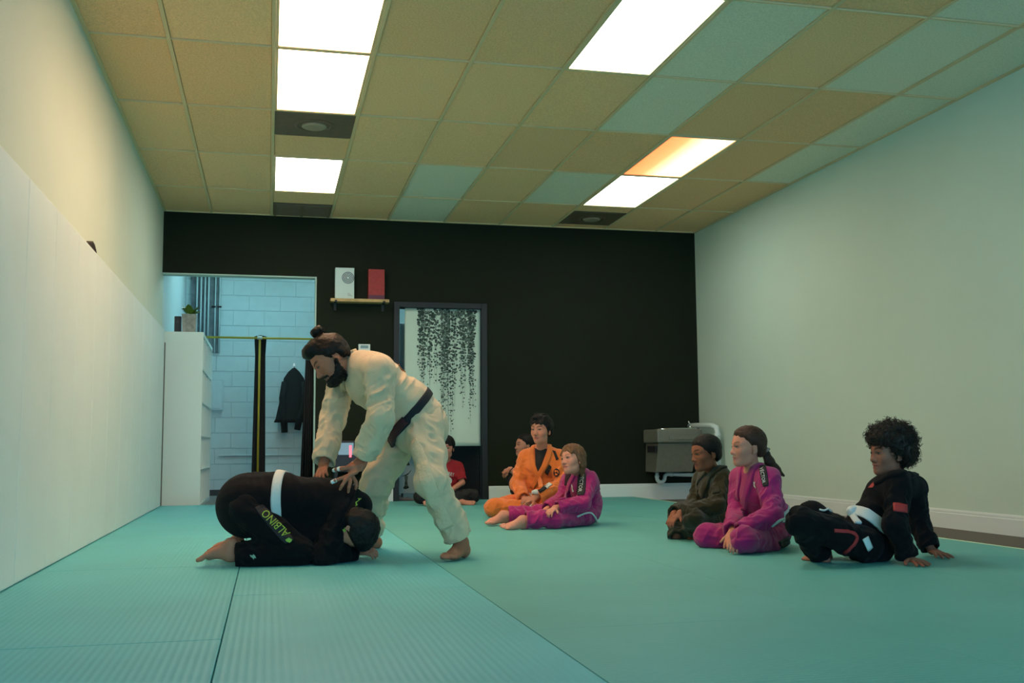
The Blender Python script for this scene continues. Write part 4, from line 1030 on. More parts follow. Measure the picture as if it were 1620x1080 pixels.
# ---- a figure: joints in world space, s = size relative to an adult
def body_fields(J, s, hd, bulk=1.0, cloth=1.0, sleeves='long', pants=True):
    """returns (skin field, jacket field, trouser field)"""
    lat_s = nrm(J['SR']-J['SL']); lat_h = nrm(J['HR']-J['HL']); wz = lambda a, b, t: np.asarray(a)*(1-t)+np.asarray(b)*t
    pel, che, nk = J['pel'], J['che'], J['nk']; wai = J.get('wai', wz(pel, che, .45)); b_ = bulk*s
    B = SDF(); B.floor = .0015
    B.ecap(pel, wai, lat_h, (.155*b_, .115*b_), (.135*b_, .10*b_), .05); B.ecap(wai, che, lat_s, (.135*b_, .10*b_), (.165*b_, .115*b_), .05)
    B.cap(che, nk, .10*b_, .07*s, .06); B.cap(nk, hd.w((0, -.06, .25)), .056*s, .20*hd.h*1.0, .03)
    for q in 'LR':
        B.cap(wz(nk, J['S'+q], .4), J['S'+q], .06*s, .06*b_, .04)
        B.cap(J['S'+q], J['E'+q], .052*b_, .042*b_, .03); B.cap(J['E'+q], J['W'+q], .042*b_, .029*s, .015)
        B.cap(J['H'+q], J['K'+q], .085*b_, .058*b_, .04); B.cap(J['K'+q], J['A'+q], .055*b_, .036*s, .02)
    head_field(B, hd, J.get('jaw', 1.0), J.get('child', True))
    c = cloth*s; Jk = SDF(); Jk.floor = .003
    Jk.ecap(pel, wai, lat_h, (.185*b_, .145*b_), (.168*b_, .13*b_), .05, wr=(.009*s, 2, .7)); Jk.ecap(wai, che, lat_s, (.165*b_, .128*b_), (.19*b_, .14*b_), .05, wr=(.009*s, 2.5, 1.9))
    Jk.ecap(che, wz(che, nk, .75), lat_s, (.17*b_, .125*b_), (.11*b_, .085*b_), .05)
    Tr = SDF(); Tr.floor = .002
    if pants: Tr.ecap(pel, wz(pel, wai, .5), lat_h, (.172*b_, .132*b_), (.16*b_, .12*b_), .05)
    for i, q in enumerate('LR'):
        Jk.cap(wz(nk, J['S'+q], .45), J['S'+q], .075*c, .080*c, .05)
        if sleeves == 'long':
            Jk.cap(J['S'+q], J['E'+q], .080*c, .072*c, .035, wr=(.010*s, 2.6, 1.3+i*2))
            Jk.cuff(J['E'+q], wz(J['E'+q], J['W'+q], J.get('cuff'+q, .93)), .072*c, .069*c, .025, wr=(.009*s, 2.4, 2.2+i*1.7))
        else: Jk.cuff(J['S'+q], wz(J['S'+q], J['E'+q], .85), .080*c, .082*c, .035, wr=(.008*s, 2, 1.+i))
        if pants:
            Tr.cap(J['H'+q], J['K'+q], .112*c, .088*c, .04, wr=(.011*s, 2.6, .4+i*2.3)); Tr.cuff(J['K'+q], wz(J['K'+q], J['A'+q], J.get('hem'+q, .92)), .088*c, .080*c, .03, wr=(.010*s, 2.6, 1.1+i*1.4))
    return B, Jk, Tr
def person(name, label, root, group=None):
    r = empty(name, root); tag(r, label, 'person', group); return r
def emit(name, S, h, m, parent, base, smooth_it=1, colors=None):
    V, Q = S.mesh(h)
    if smooth_it: V = relax(V, Q, smooth_it, .5)
    return npmesh(name, V, Q, m, parent, base, colors(V) if colors else None)
def lens(J):
    d = lambda a, b: np.linalg.norm(J[a]-J[b])
    return ' '.join('%s%s %.2f' % (a, b, d(a, b)) for a, b in (('SL', 'EL'), ('EL', 'WL'), ('SR', 'ER'), ('ER', 'WR'), ('HL', 'KL'), ('KL', 'AL'), ('HR', 'KR'), ('KR', 'AR'), ('SL', 'SR'), ('pel', 'nk')))
# ------------------------------------------------------------------ the people
PXJ = {
    'instructor': dict(pel=(655, 663, 5.52), wai=(640, 640, 5.5), che=(588, 600, 5.5), nk=(560, 574, 5.54), SL=(600, 588, 5.33), SR=(543, 598, 5.74), EL=(603, 661, 5.25), WL=(573, 727, 5.33), ER=(527, 662, 5.76), WR=(512, 736, 5.62), HL=(670, 668, 5.43), HR=(642, 676, 5.66), KL=(684, 762, 5.24), AL=(730, 857, 5.28), KR=(594, 768, 5.74), AR=(584, 846, 5.95)),
    'kneeler': dict(pel=(392, 798, 5.42), wai=(440, 790, 5.42), che=(510, 795, 5.42), nk=(552, 808, 5.44), SL=(540, 806, 5.58), SR=(543, 812, 5.28), EL=(524, 868, 5.62), ER=(512, 880, 5.22), WL=(556, 866, 5.52), WR=(562, 873, 5.36), HL=(388, 808, 5.52), HR=(388, 808, 5.31), KL=(480, 868, 5.56), KR=(474, 872, 5.24), AL=(372, 874, 5.56), AR=(364, 880, 5.27)),
    'orange_boy': dict(pel=(857, 790, 8.45), wai=(856, 768, 8.45), che=(857, 738, 8.42), nk=(857, 712, 8.42), SL=(885, 724, 8.36), SR=(832, 724, 8.5), EL=(888, 768, 8.25), WL=(846, 787, 8.12), ER=(818, 765, 8.45), WR=(830, 790, 8.18), HL=(872, 794, 8.42), HR=(844, 794, 8.48), KL=(908, 803, 8.18), AL=(838, 812, 8.05), KR=(781, 803, 8.25), AR=(846, 806, 8.15)),
    'pink_leg_girl': dict(pel=(928, 808, 7.28), wai=(930, 795, 7.28), che=(924, 768, 7.26), nk=(914, 748, 7.28), SL=(933, 759, 7.14), SR=(901, 760, 7.42), EL=(922, 796, 7.02), WL=(878, 803, 6.98), ER=(890, 788, 7.38), WR=(864, 806, 7.22), HL=(926, 814, 7.2), HR=(922, 814, 7.38), KL=(876, 820, 6.98), AL=(826, 822, 6.98), KR=(852, 813, 7.34), AR=(796, 814, 7.38)),
    'dark_girl': dict(pel=(848, 776, 10.15), wai=(846, 762, 10.15), che=(842, 745, 10.15), nk=(838, 731, 10.15), SL=(834, 738, 10.02), SR=(842, 736, 10.3), EL=(820, 752, 9.92), WL=(808, 742, 9.95), ER=(824, 750, 10.25), WR=(806, 741, 10.08), HL=(846, 782, 10.05), HR=(848, 780, 10.25), KL=(812, 757, 10.0), AL=(820, 789, 9.98), KR=(814, 757, 10.16), AR=(822, 787, 10.16)),
    'red_boy': dict(pel=(706, 782, 10.32), wai=(705, 768, 10.32), che=(705, 748, 10.3), nk=(705, 732, 10.3), SL=(724, 739, 10.28), SR=(686, 739, 10.34), EL=(731, 763, 10.22), WL=(710, 778, 10.05), ER=(676, 763, 10.26), WR=(694, 779, 10.05), HL=(716, 785, 10.3), HR=(696, 785, 10.32), KL=(748, 784, 10.12), AL=(694, 793, 9.98), KR=(665, 786, 10.12), AR=(728, 793, 10.02)),
    'olive_boy': dict(pel=(1146, 822, 6.05), wai=(1142, 805, 6.05), che=(1132, 772, 6.05), nk=(1128, 748, 6.06), SL=(1142, 756, 5.92), SR=(1112, 758, 6.22), EL=(1133, 800, 5.8), WL=(1076, 811, 5.86), ER=(1098, 800, 6.2), WR=(1066, 812, 6.02), HL=(1144, 830, 5.97), HR=(1136, 830, 6.14), KL=(1096, 818, 5.82), AL=(1098, 843, 5.98), KR=(1074, 815, 6.14), AR=(1072, 842, 6.0)),
    'pink_pony_girl': dict(pel=(1222, 838, 5.38), wai=(1220, 818, 5.38), che=(1202, 778, 5.36), nk=(1192, 748, 5.37), SL=(1216, 757, 5.23), SR=(1172, 757, 5.52), EL=(1222, 815, 5.1), WL=(1166, 842, 5.1), ER=(1166, 812, 5.48), WR=(1158, 842, 5.24), HL=(1220, 846, 5.28), HR=(1212, 846, 5.48), KL=(1176, 852, 5.06), AL=(1222, 862, 5.22), KR=(1118, 848, 5.46), AR=(1178, 861, 5.32)),
    'curly_boy': dict(pel=(1374, 858, 4.62), wai=(1376, 832, 4.62), che=(1404, 785, 4.62), nk=(1417, 758, 4.62), SL=(1421, 768, 4.48), SR=(1446, 772, 4.76), EL=(1416, 830, 4.4), WL=(1436, 887, 4.43), ER=(1452, 824, 4.78), WR=(1474, 876, 4.68), HL=(1370, 862, 4.53), HR=(1366, 860, 4.71), KL=(1266, 824, 4.48), AL=(1296, 874, 4.64), KR=(1284, 816, 4.8), AR=(1304, 872, 4.72)),
}
def joints(n): return {k: at(*v) for k, v in PXJ[n].items()}
def base_of(J): return (float(J['pel'][0]), float(J['pel'][1]), 0.)
NOSE = (0, .50, .345)
M_inkg = mat('lime_print', (.30, .48, .05), .6); M_white_p = mat('white_print', (.62, .70, .68), .6); M_blk_patch = mat('black_patch', (.010, .010, .013), .7)
M_red_p = mat('red_print', (.42, .03, .03), .7)

# ===== the bending man in the cream uniform
J = joints('instructor'); b0 = base_of(J); s = .90; J['child'] = False
hd = Head(NOSE, at(502, 598, 5.46), cv(-.70, .33, -.64), cv(-.62, .05, .74), .232)
B, Jk, Tr = body_fields(J, s, hd, 1.06, 1.02)
B.floor = .0015
# left hand spread on the boy's back, dorsal side seen
wl_ = J['WL']; kn = at(549, 750, 5.27)
F_ = [[at(538, 757, 5.260), at(530, 760, 5.255), at(524, 763, 5.260)], [at(546, 760, 5.250), at(541, 768, 5.245), at(538, 774, 5.255)], [at(554, 763, 5.255), at(552, 771, 5.250), at(551, 778, 5.260)], [at(563, 762, 5.275), at(564, 768, 5.275), at(563, 773, 5.285)]]
hand_field(B, wl_, kn-wl_, cv(-.15, .9, .45), .200, -1, fingers=F_, thumb=([at(541, 741, 5.27), at(533, 742, 5.29), at(528, 744, 5.31)]), palm=True)
tipsL = F_
wr_ = J['WR']; hand_field(B, wr_, at(507, 752, 5.50)-wr_, cv(-.5, .5, .7), .175, 1, curl=(.3, .3, .3, .3))
footd = fl(700, 889)-fl(748, 876); foot_field(B, J['AL'], footd, (0, 0, 1), .235, 1)
foot_field(B, J['AR'], cv(-.9, .4, 0), (0, 0, 1), .235, -1)
r0 = person('person', 'man with a topknot in a cream martial arts uniform, bending over the kneeling child', b0)
SK = (.44, .165, .095)
emit('body', B, .0042, M_skin, r0, b0, 1, lambda V: face_colors(V, hd, SK, (.36, .13, .10), (.02, .012, .01), .9))
M_gic = mat('cream_gi_cotton', (.74, .575, .375), .85, noise=(14, .06), bump=(330, .55, 'weave'), sheen=.2, spec=.2)
lat = nrm(J['SR']-J['SL']); tdir = nrm(J['nk']-J['wai'])
# jacket skirt below the belt
Jk.ecap(J['wai'], J['pel']*1.0+(J['pel']-J['wai'])*.55, nrm(J['HR']-J['HL']), (.160, .135), (.178, .152), .03, wr=(.006, 2, 2.))
jk = emit('jacket', Jk, .0055, M_gic, r0, b0, 1)
tr = emit('trousers', Tr, .0055, M_gic, r0, b0, 1)
BL = SDF(); BL.ops = Jk.ops+Tr.ops
bc = at(650, 652, 5.50); loop = band(Jk, bc, nrm(at(607, 615, 5.50)-bc), 56)
strip('belt', Jk, loop, .046, .007, M_beltb, r0, b0, closed=True)
bk = px_cast(BL, [(628, 676), (624, 684), (620, 693)]); strip('belt_tip', BL, px_cast(BL, [(641, 664), (633, 672), (626, 682), (621, 694), (618, 702)]), .045, .016, mat('dark_red_belt_bar', (.05, .008, .012), .8), r0, b0, samples=14)
# lapel band round the neck, seen as an upright strip beside the beard
lp = px_cast(Jk, [(548, 560), (546, 575), (545, 590), (544, 604), (546, 618)])
M_lapc = mat('cream_lapel_cotton', (.58, .48, .33), .85, bump=(200, .5, 'Z'), spec=.2)
strip('lapel', Jk, lp, .048, .017, M_lapc, r0, b0, samples=26)
lp = px_cast(Jk, [(543, 556), (551, 551), (560, 549)]); strip('collar', Jk, lp, .045, .012, M_gic, r0, b0, samples=10)
strip('lapel', Jk, px_cast(Jk, [(531, 606), (536, 618), (541, 628)]), .040, .009, M_lapc, r0, b0, samples=16)
# quilted panels on the trouser legs, patch on the back
M_quilt = mat('cream_quilting', (.72, .56, .365), .85, bump=(60, .6, 'weave'), sheen=.2, spec=.2)
strip('knee_panel', Tr, px_cast(Tr, [(652, 700), (662, 722), (671, 748), (680, 776), (694, 806), (707, 836)]), .072, .003, M_quilt, tr, b0, samples=36)
patch('back_patch', Jk, [(632, 574), (640, 574), (646, 585), (640, 585)], mat('orange_patch', (.55, .16, .04), .7), jk, b0, .004, 5, 5)
strip('sleeve_seam', Jk, px_cast(Jk, [(565, 711), (578, 716), (592, 722)]), .006, .003, M_gic, jk, b0, samples=12)
# finger tape
M_tape = mat('white_finger_tape', (.72, .80, .80), .7)
def tape(q0, q1, r): tag(MB().tube([np.asarray(q0)-b0, (np.asarray(q0)+q1)/2-b0, np.asarray(q1)-b0], [r, r*1.04, r], 12, cap=False).build('finger_tape', M_tape, r0, smooth=True), 'white tape on a finger')
tape(F_[0][0]*.3+F_[0][1]*.7, F_[0][2], .0098); th = [at(541, 741, 5.27), at(533, 742, 5.29), at(528, 744, 5.31)]
tape(th[0]*.8+th[1]*.2, th[0]*.25+th[1]*.75, .0115); tape(th[1]*.6+th[2]*.4, th[2]*1.0, .0102)
strip('wristband', B, band(B, J['WL']*.93+J['EL']*.07, nrm(J['EL']-J['WL']), 24, .12), .020, .004, M_blackmat, r0, b0, closed=True)
eyes(B, hd, (.03, .016, .01), r0, b0, .45, (0, -.5))
# beard, hair, topknot
M_hairb = hair_mat('dark_brown_hair', (.011, .0065, .005))
Bd = SDF(); h_ = hd.h
def beard_f(P):
    q = hd.loc(P); d = B.eval(P)/h_
    x, y, z = q[:, 0], q[:, 1], q[:, 2]
    top = np.where(y > .20, .165+.0*y, np.interp(y, [-.10, .0, .12, .20], [.42, .40, .24, .165]))
    stache = np.maximum(np.abs(z-.250-.25*np.abs(x)*-.6)-.026, np.abs(x)-.15); stache = np.maximum(stache, .26-y)
    reg = np.maximum(np.maximum(z-top, -.14-z), np.maximum(-.04-y, .0-.5))
    mouth = np.sqrt((x/.105)**2+((z-.19)/.045)**2)-1
    reg = np.maximum(np.minimum(reg, stache), -mouth*.05)
    return np.maximum(d-.026-.035*(z < .10)-.02*vnoise(P, 120., 2.), reg*.8+.04*vnoise(P, 160., 5.))*h_
Bd.op(beard_f, hd.w((0, .15, .15))-.36*h_, hd.w((0, .15, .15))+.36*h_, 0, 1); Bd.noise(.0022, 140)
emit('beard', Bd, .0036, M_hairb, r0, b0, 1)
Hs = SDF(); hair_cap(Hs, hd, .07, .80, .28, .44)
Hs.ell(hd.w((0, .08, .93)), hd.R, np.array((.27, .30, .16))*h_, .10*h_); Hs.ell(hd.w((0, .22, .90)), hd.R, np.array((.27, .20, .16))*h_, .08*h_)
Hs.cap(hd.w((0, -.18, .98)), hd.w((0, -.20, 1.06)), .11*h_, .09*h_, .04*h_)
Hs.noise(.0035, 55, 2., (1.0, .45, 1.0)).noise(.0018, 150, 5., (1., .3, 1.))
hr = emit('hair', Hs, .0042, M_hairb, r0, b0, 1)
Kn = SDF(); kc = hd.w((0, -.20, 1.15))
for k in range(7):
    a = k*2*math.pi/7; q = kc+hd.R@V3(.085*math.cos(a), .085*math.sin(a), .02*math.sin(2*a))*h_*1.0; q2 = kc+hd.R@V3(.085*math.cos(a+1.1), .085*math.sin(a+1.1), .05)*h_; Kn.cap(q, q2, .075*h_, .07*h_, .02*h_)
Kn.noise(.003, 90); tag(emit('topknot', Kn, .004, M_hairb, hr, b0, 1), 'looped dark topknot')
rs = np.random.RandomState(2); st = []
for k in range(26):
    a = rs.uniform(-1, 1); p0 = hd.w((a*.25, rs.uniform(-.25, .25), .98)); p1 = p0+hd.R@V3(rs.uniform(-.05, .05), -.10, .08)*h_; st.append([p0, p1, p1+hd.R@V3(rs.uniform(-.08, .08), -.16, .03)*h_])
tubes_mesh('loose_strands', st, .0009, M_hairb, hr, b0, 4)

# ===== the kneeling child in black
J = joints('kneeler'); b0 = base_of(J); s = .72
hd = Head((-.33, -.075, .44), at(566, 827, 5.31), cv(-.40, -.18, -.90), cv(.90, .05, -.40), .205)
B, Jk, Tr = body_fields(J, s, hd, 1.0, 1.04)
hand_field(B, J['WR'], cv(1, .1, .05), cv(0, .5, .85), .145, -1, curl=(.6, .7, .7, .7)); hand_field(B, J['WL'], cv(1, .3, .05), cv(0, -.3, .9), .145, 1, curl=(.5, .5, .6, .6))
foot_field(B, J['AR']+V3(-.008, 0, .012), cv(-.86, .10, -.50), cv(.45, 0, -.75), .19, 1); foot_field(B, J['AL']+V3(0, 0, .02), cv(-.9, 0, -.42), cv(.4, 0, -.8), .19, -1)
r0 = person('person', 'child in black uniform and white belt curled face down on the mat', b0)
emit('body', B, .0042, M_skin, r0, b0, 1, lambda V: face_colors(V, hd, (.48, .20, .125), (.36, .13, .11)))
M_gib = mat('black_gi_cotton', (.0075, .0072, .0085), .9, noise=(14, .1), bump=(420, .4, 'weave'), sheen=.03, spec=.12)
Jk.ecap(J['pel'], J['wai'], cv(0, 1, 0), (.150, .155), (.130, .135), .04, wr=(.006, 1.5, 1.)); Jk.ecap(J['wai'], J['che'], cv(0, 1, 0), (.130, .125), (.145, .120), .04, wr=(.005, 2, 2.))
Jk.ecap(J['che']+V3(0, 0, -.10), J['nk']+V3(-.05, 0, -.10), cv(0, 1, 0), (.13, .09), (.12, .09), .05)
Jk.ecap(at(540, 792, 5.42), at(566, 800, 5.42), cv(0, 1, 0), (.135, .105), (.10, .075), .05); Jk.ecap(at(462, 838, 5.42), at(530, 858, 5.42), cv(0, 1, 0), (.14, .09), (.15, .085), .06, wr=(.008, 2, .3)); Jk.ecap(at(395, 800, 5.42), at(440, 805, 5.42), cv(0, 1, 0), (.150, .145), (.14, .13), .05, wr=(.007, 2, 2.3))
jk = emit('jacket', Jk, .0055, M_gib, r0, b0, 1); tr = emit('trousers', Tr, .0055, M_gib, r0, b0, 1)
ALL = SDF(); ALL.ops = Jk.ops+Tr.ops; ALL.floor = .002
loop = band(Jk, at(447, 785, 5.42), cv(1, 0, .03), 48); strip('belt', Jk, loop, .047, .007, M_beltw, r0, b0, closed=True)
# collar with lime script, trouser patch with lettering
cp = px_cast(Jk, [(568, 778), (562, 792), (555, 808), (548, 824), (541, 838)]); cp2 = cp
co = strip('collar', Jk, cp, .042, .012, M_gib, r0, b0, samples=22)
CS = SDF(); CS.ops = Jk.ops
flat_shape('collar_print', Jk, [(564, 786), (570, 790), (552, 820), (547, 817)], [(.1, .1), (.9, .0), (.35, .3), (.9, .35), (.2, .55), (.8, .6), (.3, .8), (.75, .95), (.1, .85), (.5, .7), (.0, .5), (.55, .42), (.05, .3), (.5, .15)], M_inkg, co, b0, .016)
flat_shape('collar_leaf', Jk, [(540, 834), (548, 834), (548, 842), (540, 842)], [(.5, 0), (.8, .3), (1, .5), (.7, .7), (.5, 1), (.3, .7), (0, .5), (.3, .35)], M_inkg, co, b0, .016)
lg = [(405, 800), (420, 797), (466, 852), (450, 858)]
M_pe = mat('charcoal_patch', (.016, .016, .020), .8, bump=(300, .4))
pa = patch('leg_patch', Tr, [(401, 803), (417, 797), (467, 853), (449, 861)], M_pe, tr, b0, .003, 14, 22, rounded)
lettering('patch_lettering', Tr, [(459, 844), (421, 806), (411, 815), (448, 852)], 'ALBINO', M_inkg, pa, b0, .006)
flat_shape('patch_leaf', Tr, [(451, 852), (461, 849), (464, 857), (453, 860)], [(0, .2), (.4, .1), (.6, 0), (.8, .3), (1, .5), (.8, .8), (.5, 1), (.3, .8), (.1, .6)], M_inkg, pa, b0, .006)
flat_shape('leg_mark', Tr, [(395, 876), (404, 876), (406, 884), (397, 885)], [(0, .1), (.4, .25), (.7, 0), (.9, .3), (1, .8), (.7, .7), (.5, 1), (.3, .6), (.1, .5)], mat('pale_green_print', (.28, .42, .32), .7), tr, b0, .004)
M_hairk = hair_mat('black_hair', (.010, .008, .008)); h_ = hd.h
Hs = SDF(); hair_cap(Hs, hd, .085, .66, .10, .30); Hs.noise(.004, 60, 1., (.5, 1, 1)).noise(.002, 140)
Hs.ell(hd.w((0, .12, .83)), hd.R, np.array((.30, .28, .2))*h_, .08*h_); Hs.floor = .004
emit('hair', Hs, .004, M_hairk, r0, b0, 1)

# ===== the teenager in orange
J = joints('orange_boy'); b0 = base_of(J); s = .80
hd = Head(NOSE, at(845, 686, 8.24), cv(-.52, .85, .0), cv(.02, 0, 1), .228)
B, Jk, Tr = body_fields(J, s, hd, .98, 1.0)
hand_field(B, J['WR'], at(842, 797, 8.10)-J['WR'], cv(-.1, .7, .7), .165, 1, curl=(.5, .5, .5, .5)); hand_field(B, J['WL'], at(832, 790, 8.08)-J['WL'], cv(0, .7, .7), .165, -1, curl=(.6, .6, .6, .6))
foot_field(B, J['AL'], cv(-.9, .3, 0), cv(0, .7, .5), .21, 1); foot_field(B, J['AR'], cv(.9, .3, 0), cv(0, .7, .5), .21, -1)
r0 = person('person', 'teenage boy with short black hair in an orange uniform, sitting cross-legged', b0)
emit('body', B, .0042, M_skin, r0, b0, 1, lambda V: face_colors(V, hd, (.62, .255, .165), (.42, .13, .11), (.03, .018, .014), .75))
M_gio = gi_mat('orange_gi_cotton', (.88, .22, .045)); emitO = emit('jacket', Jk, .006, M_gio, r0, b0, 1); tr = emit('trousers', Tr, .006, M_gio, r0, b0, 1)
M_tee = mat('black_tee', (.010, .009, .011), .85)
# open chest with black shirt, lapels
patch('undershirt', Jk, [(846, 709), (866, 710), (853, 746), (848, 745)], M_tee, r0, b0, .003, 10, 12)
strip('lapel', Jk, px_cast(Jk, [(846, 702), (841, 714), (842, 728), (846, 742), (852, 756), (856, 772)]), .040, .011, M_gio, r0, b0, samples=26)
strip('lapel', Jk, px_cast(Jk, [(868, 704), (870, 714), (865, 728), (857, 744), (849, 758), (842, 772)]), .042, .014, M_gio, r0, b0, samples=26)
loop = band(Jk, at(857, 781, 8.45), nrm(J['che']-J['pel']), 44); strip('belt', Jk, loop, .040, .007, M_beltw, r0, b0, closed=True)
ALL = SDF(); ALL.ops = Jk.ops+Tr.ops
kn_ = SDF(); kc = px_cast(ALL, [(848, 778)])[0]; kn_.ell(kc, frame_of(cv(0, 1, 0), cv(0, 0, 1)), (.038, .022, .020), .01); kn_.noise(.002, 80); emit('belt_knot', kn_, .004, M_beltw, r0, b0, 1)
strip('belt_end', ALL, px_cast(ALL, [(852, 777), (859, 774), (867, 769)]), .034, .010, M_beltb, r0, b0, samples=10); strip('belt_tip', ALL, px_cast(ALL, [(864, 771), (868, 768), (871, 766)]), .034, .012, M_beltw, r0, b0, samples=8)
strip('belt_end', ALL, px_cast(ALL, [(842, 800), (836, 806), (829, 810)]), .034, .012, M_beltw, r0, b0, samples=10)
M_org = mat('black_embroidery', (.012, .010, .010), .8)
a = patch('chest_patch', Jk, [(862, 746), (868, 735), (872, 739), (866, 751)], M_org, emitO, b0, .016, 6, 8)
n_ = 20; cir = [(.5+.5*math.cos(2*math.pi*k/n_), .5+.5*math.sin(2*math.pi*k/n_)) for k in range(n_)]
flat_shape('round_emblem', Jk, [(876, 741), (886, 741), (886, 754), (876, 754)], cir, M_org, emitO, b0, .006)
for blob in ([(.18, .25), (.36, .14), (.44, .26), (.34, .44), (.20, .48)], [(.62, .22), (.82, .36), (.84, .58), (.70, .62), (.66, .44), (.58, .34)], [(.24, .62), (.42, .56), (.56, .68), (.72, .72), (.52, .86), (.32, .82)]):
    flat_shape('emblem_stroke', Jk, [(876, 741), (886, 741), (886, 754), (876, 754)], blob, M_gio, emitO, b0, .010)
for k in range(4):
    t_ = .10+.22*k; flat_shape('patch_stroke', Jk, [(862, 746), (868, 735), (872, 739), (866, 751)], [(t_, .25), (t_+.10, .2), (t_+.12, .75), (t_+.02, .8)], M_gio, emitO, b0, .020)
patch('shoulder_patch', Jk, [(874, 712), (879, 714), (884, 726), (880, 728)], M_org, emitO, b0, .005, 5, 7)
eyes(B, hd, (.03, .018, .012), r0, b0, .85, (-.4, 0))
h_ = hd.h; Hs = SDF(); hair_cap(Hs, hd, .075, .76, .20, .36); Hs.ell(hd.w((0, .06, .93)), hd.R, np.array((.29, .34, .15))*h_, .08*h_)
for k in range(9):
    x = -.24+.06*k; Hs.cap(hd.w((x*.9, .22, .92)), hd.w((x*1.05, .37-.5*x*x, .72-.04*math.sin(k*2.1))), .07*h_, .03*h_, .03*h_)
for k in range(14): a_ = k*2.4; Hs.cap(hd.w((.2*math.cos(a_), .15*math.sin(a_), 1.0)), hd.w((.26*math.cos(a_), .05+.2*math.sin(a_), 1.08)), .06*h_, .02*h_, .03*h_)
Hs.noise(.003, 70, 2., (1, 1, .5)).noise(.0016, 160); emit('hair', Hs, .0042, M_hairk, r0, b0, 1)

# ===== the girl in pink with outstretched legs
J = joints('pink_leg_girl'); b0 = base_of(J); s = .68; J['jaw'] = .92; J['hemL'] = .9; J['hemR'] = .85
hd = Head(NOSE, at(889, 731, 7.06), cv(-.74, .64, .14), cv(-.26, .0, .95), .208)
B, Jk, Tr = body_fields(J, s, hd, 1.0, 1.06)
hand_field(B, J['WL'], at(869, 809, 6.92)-J['WL'], cv(-.2, .5, .8), .135, -1, curl=(.5, .5, .5, .5)); hand_field(B, J['WR'], at(860, 812, 7.12)-J['WR'], cv(-.2, .5, .8), .135, 1, curl=(.5, .5, .5, .5))
foot_field(B, J['AL'], at(783, 823, 6.93)-J['AL'], cv(-.25, .45, .9), .20, 1); foot_field(B, J['AR'], at(757, 815, 7.32)-J['AR'], cv(-.25, .45, .9), .20, -1)
r0 = person('person', 'light-haired girl in a pink uniform sitting with legs stretched out, leaning on the orange boy', b0)
emit('body', B, .004, M_skin, r0, b0, 1, lambda V: face_colors(V, hd, (.66, .29, .20), (.48, .15, .13), (.14, .075, .04), .6, .3))
M_gip = gi_mat('magenta_gi_cotton', (.42, .018, .155)); jk = emit('jacket', Jk, .0055, M_gip, r0, b0, 1); tr = emit('trousers', Tr, .0055, M_gip, r0, b0, 1)
patch('undershirt', Jk, [(895, 748), (906, 746), (898, 768), (893, 768)], mat('dark_plum_shirt', (.03, .006, .016), .85), r0, b0, .003, 8, 8)
strip('lapel', Jk, px_cast(Jk, [(921, 739), (914, 746), (907, 755), (901, 766), (896, 778), (890, 790)]), .042, .012, M_gip, r0, b0, samples=24)
pa = patch('sleeve_patch', Jk, [(916, 746), (928, 748), (926, 782), (912, 784)], M_blk_patch, jk, b0, .006, 8, 16, rounded)
lettering('patch_lettering', Jk, [(921, 751), (916, 779), (922, 779), (926, 752)], 'VECTOR', M_white_p, pa, b0, .008)
flat_shape('white_mark', Jk, [(904, 763), (909, 763), (909, 778), (904, 778)], [(.0, 0), (.6, .45), (.5, .6), (1, .95), (.4, 1), (.3, .6)], M_white_p, jk, b0, .006)
ALL = SDF(); ALL.ops = Jk.ops+Tr.ops; ALL.floor = .003
strip('skirt_trim', ALL, px_cast(ALL, [(913, 817), (922, 813), (932, 810), (937, 811), (941, 818), (945, 827)]), .012, .006, M_white_p, jk, b0, samples=20)
eyes(B, hd, (.05, .035, .02), r0, b0, .9, (.1, .1))
M_hairl = hair_mat('light_brown_hair', (.17, .085, .042)); h_ = hd.h; Hs = SDF(); hair_cap(Hs, hd, .07, .74, .02, .46)
Hs.cap(hd.w((-.30, .04, .66)), hd.w((-.32, -.16, .26)), .09*h_, .08*h_, .06*h_); Hs.cap(hd.w((.30, .08, .66)), hd.w((.33, -.10, .15)), .09*h_, .07*h_, .06*h_)
Hs.cap(hd.w((-.05, -.36, .35)), hd.w((-.08, -.40, -.02)), .16*h_, .07*h_, .08*h_); Hs.cap(hd.w((-.05, .25, .88)), hd.w((-.26, .28, .66)), .09*h_, .05*h_, .05*h_); Hs.cap(hd.w((.0, .25, .88)), hd.w((.24, .30, .66)), .08*h_, .05*h_, .05*h_)
Hs.noise(.003, 70, 2., (1, 1, .3)).noise(.002, 170, 4., (1, 1, .25)); emit('hair', Hs, .004, M_hairl, r0, b0, 1)

# ===== the girl in black behind the orange boy
J = joints('dark_girl'); b0 = base_of(J); s = .68; J['jaw'] = .92
hd = Head(NOSE, at(813.5, 708.5, 10.0), cv(-.93, .36, .06), cv(.08, 0, 1), .215)
B, Jk, Tr = body_fields(J, s, hd, .95, 1.0, sleeves='short')
B.cap(J['EL'], J['WL'], .036, .026, .01)
hand_field(B, J['WL'], at(802, 744, 9.98)-J['WL'], cv(-.4, .7, .5), .14, -1, curl=(.6, .6, .6, .6)); hand_field(B, J['WR'], at(802, 746, 10.05)-J['WR'], cv(-.3, .7, .5), .14, 1, curl=(.5, .5, .5, .5))
foot_field(B, J['AL'], cv(-.95, .3, 0), (0, 0, 1), .20, 1); foot_field(B, J['AR'], cv(-.95, .3, 0), (0, 0, 1), .20, -1)
r0 = person('person', 'dark-haired girl in black hugging her knees, half hidden behind the orange boy', b0)
emit('body', B, .0045, M_skin, r0, b0, 1, lambda V: face_colors(V, hd, (.58, .24, .16), (.44, .14, .12), (.03, .02, .015), .75))
emit('shirt', Jk, .006, M_tee, r0, b0, 1); emit('trousers', Tr, .006, M_tee, r0, b0, 1)
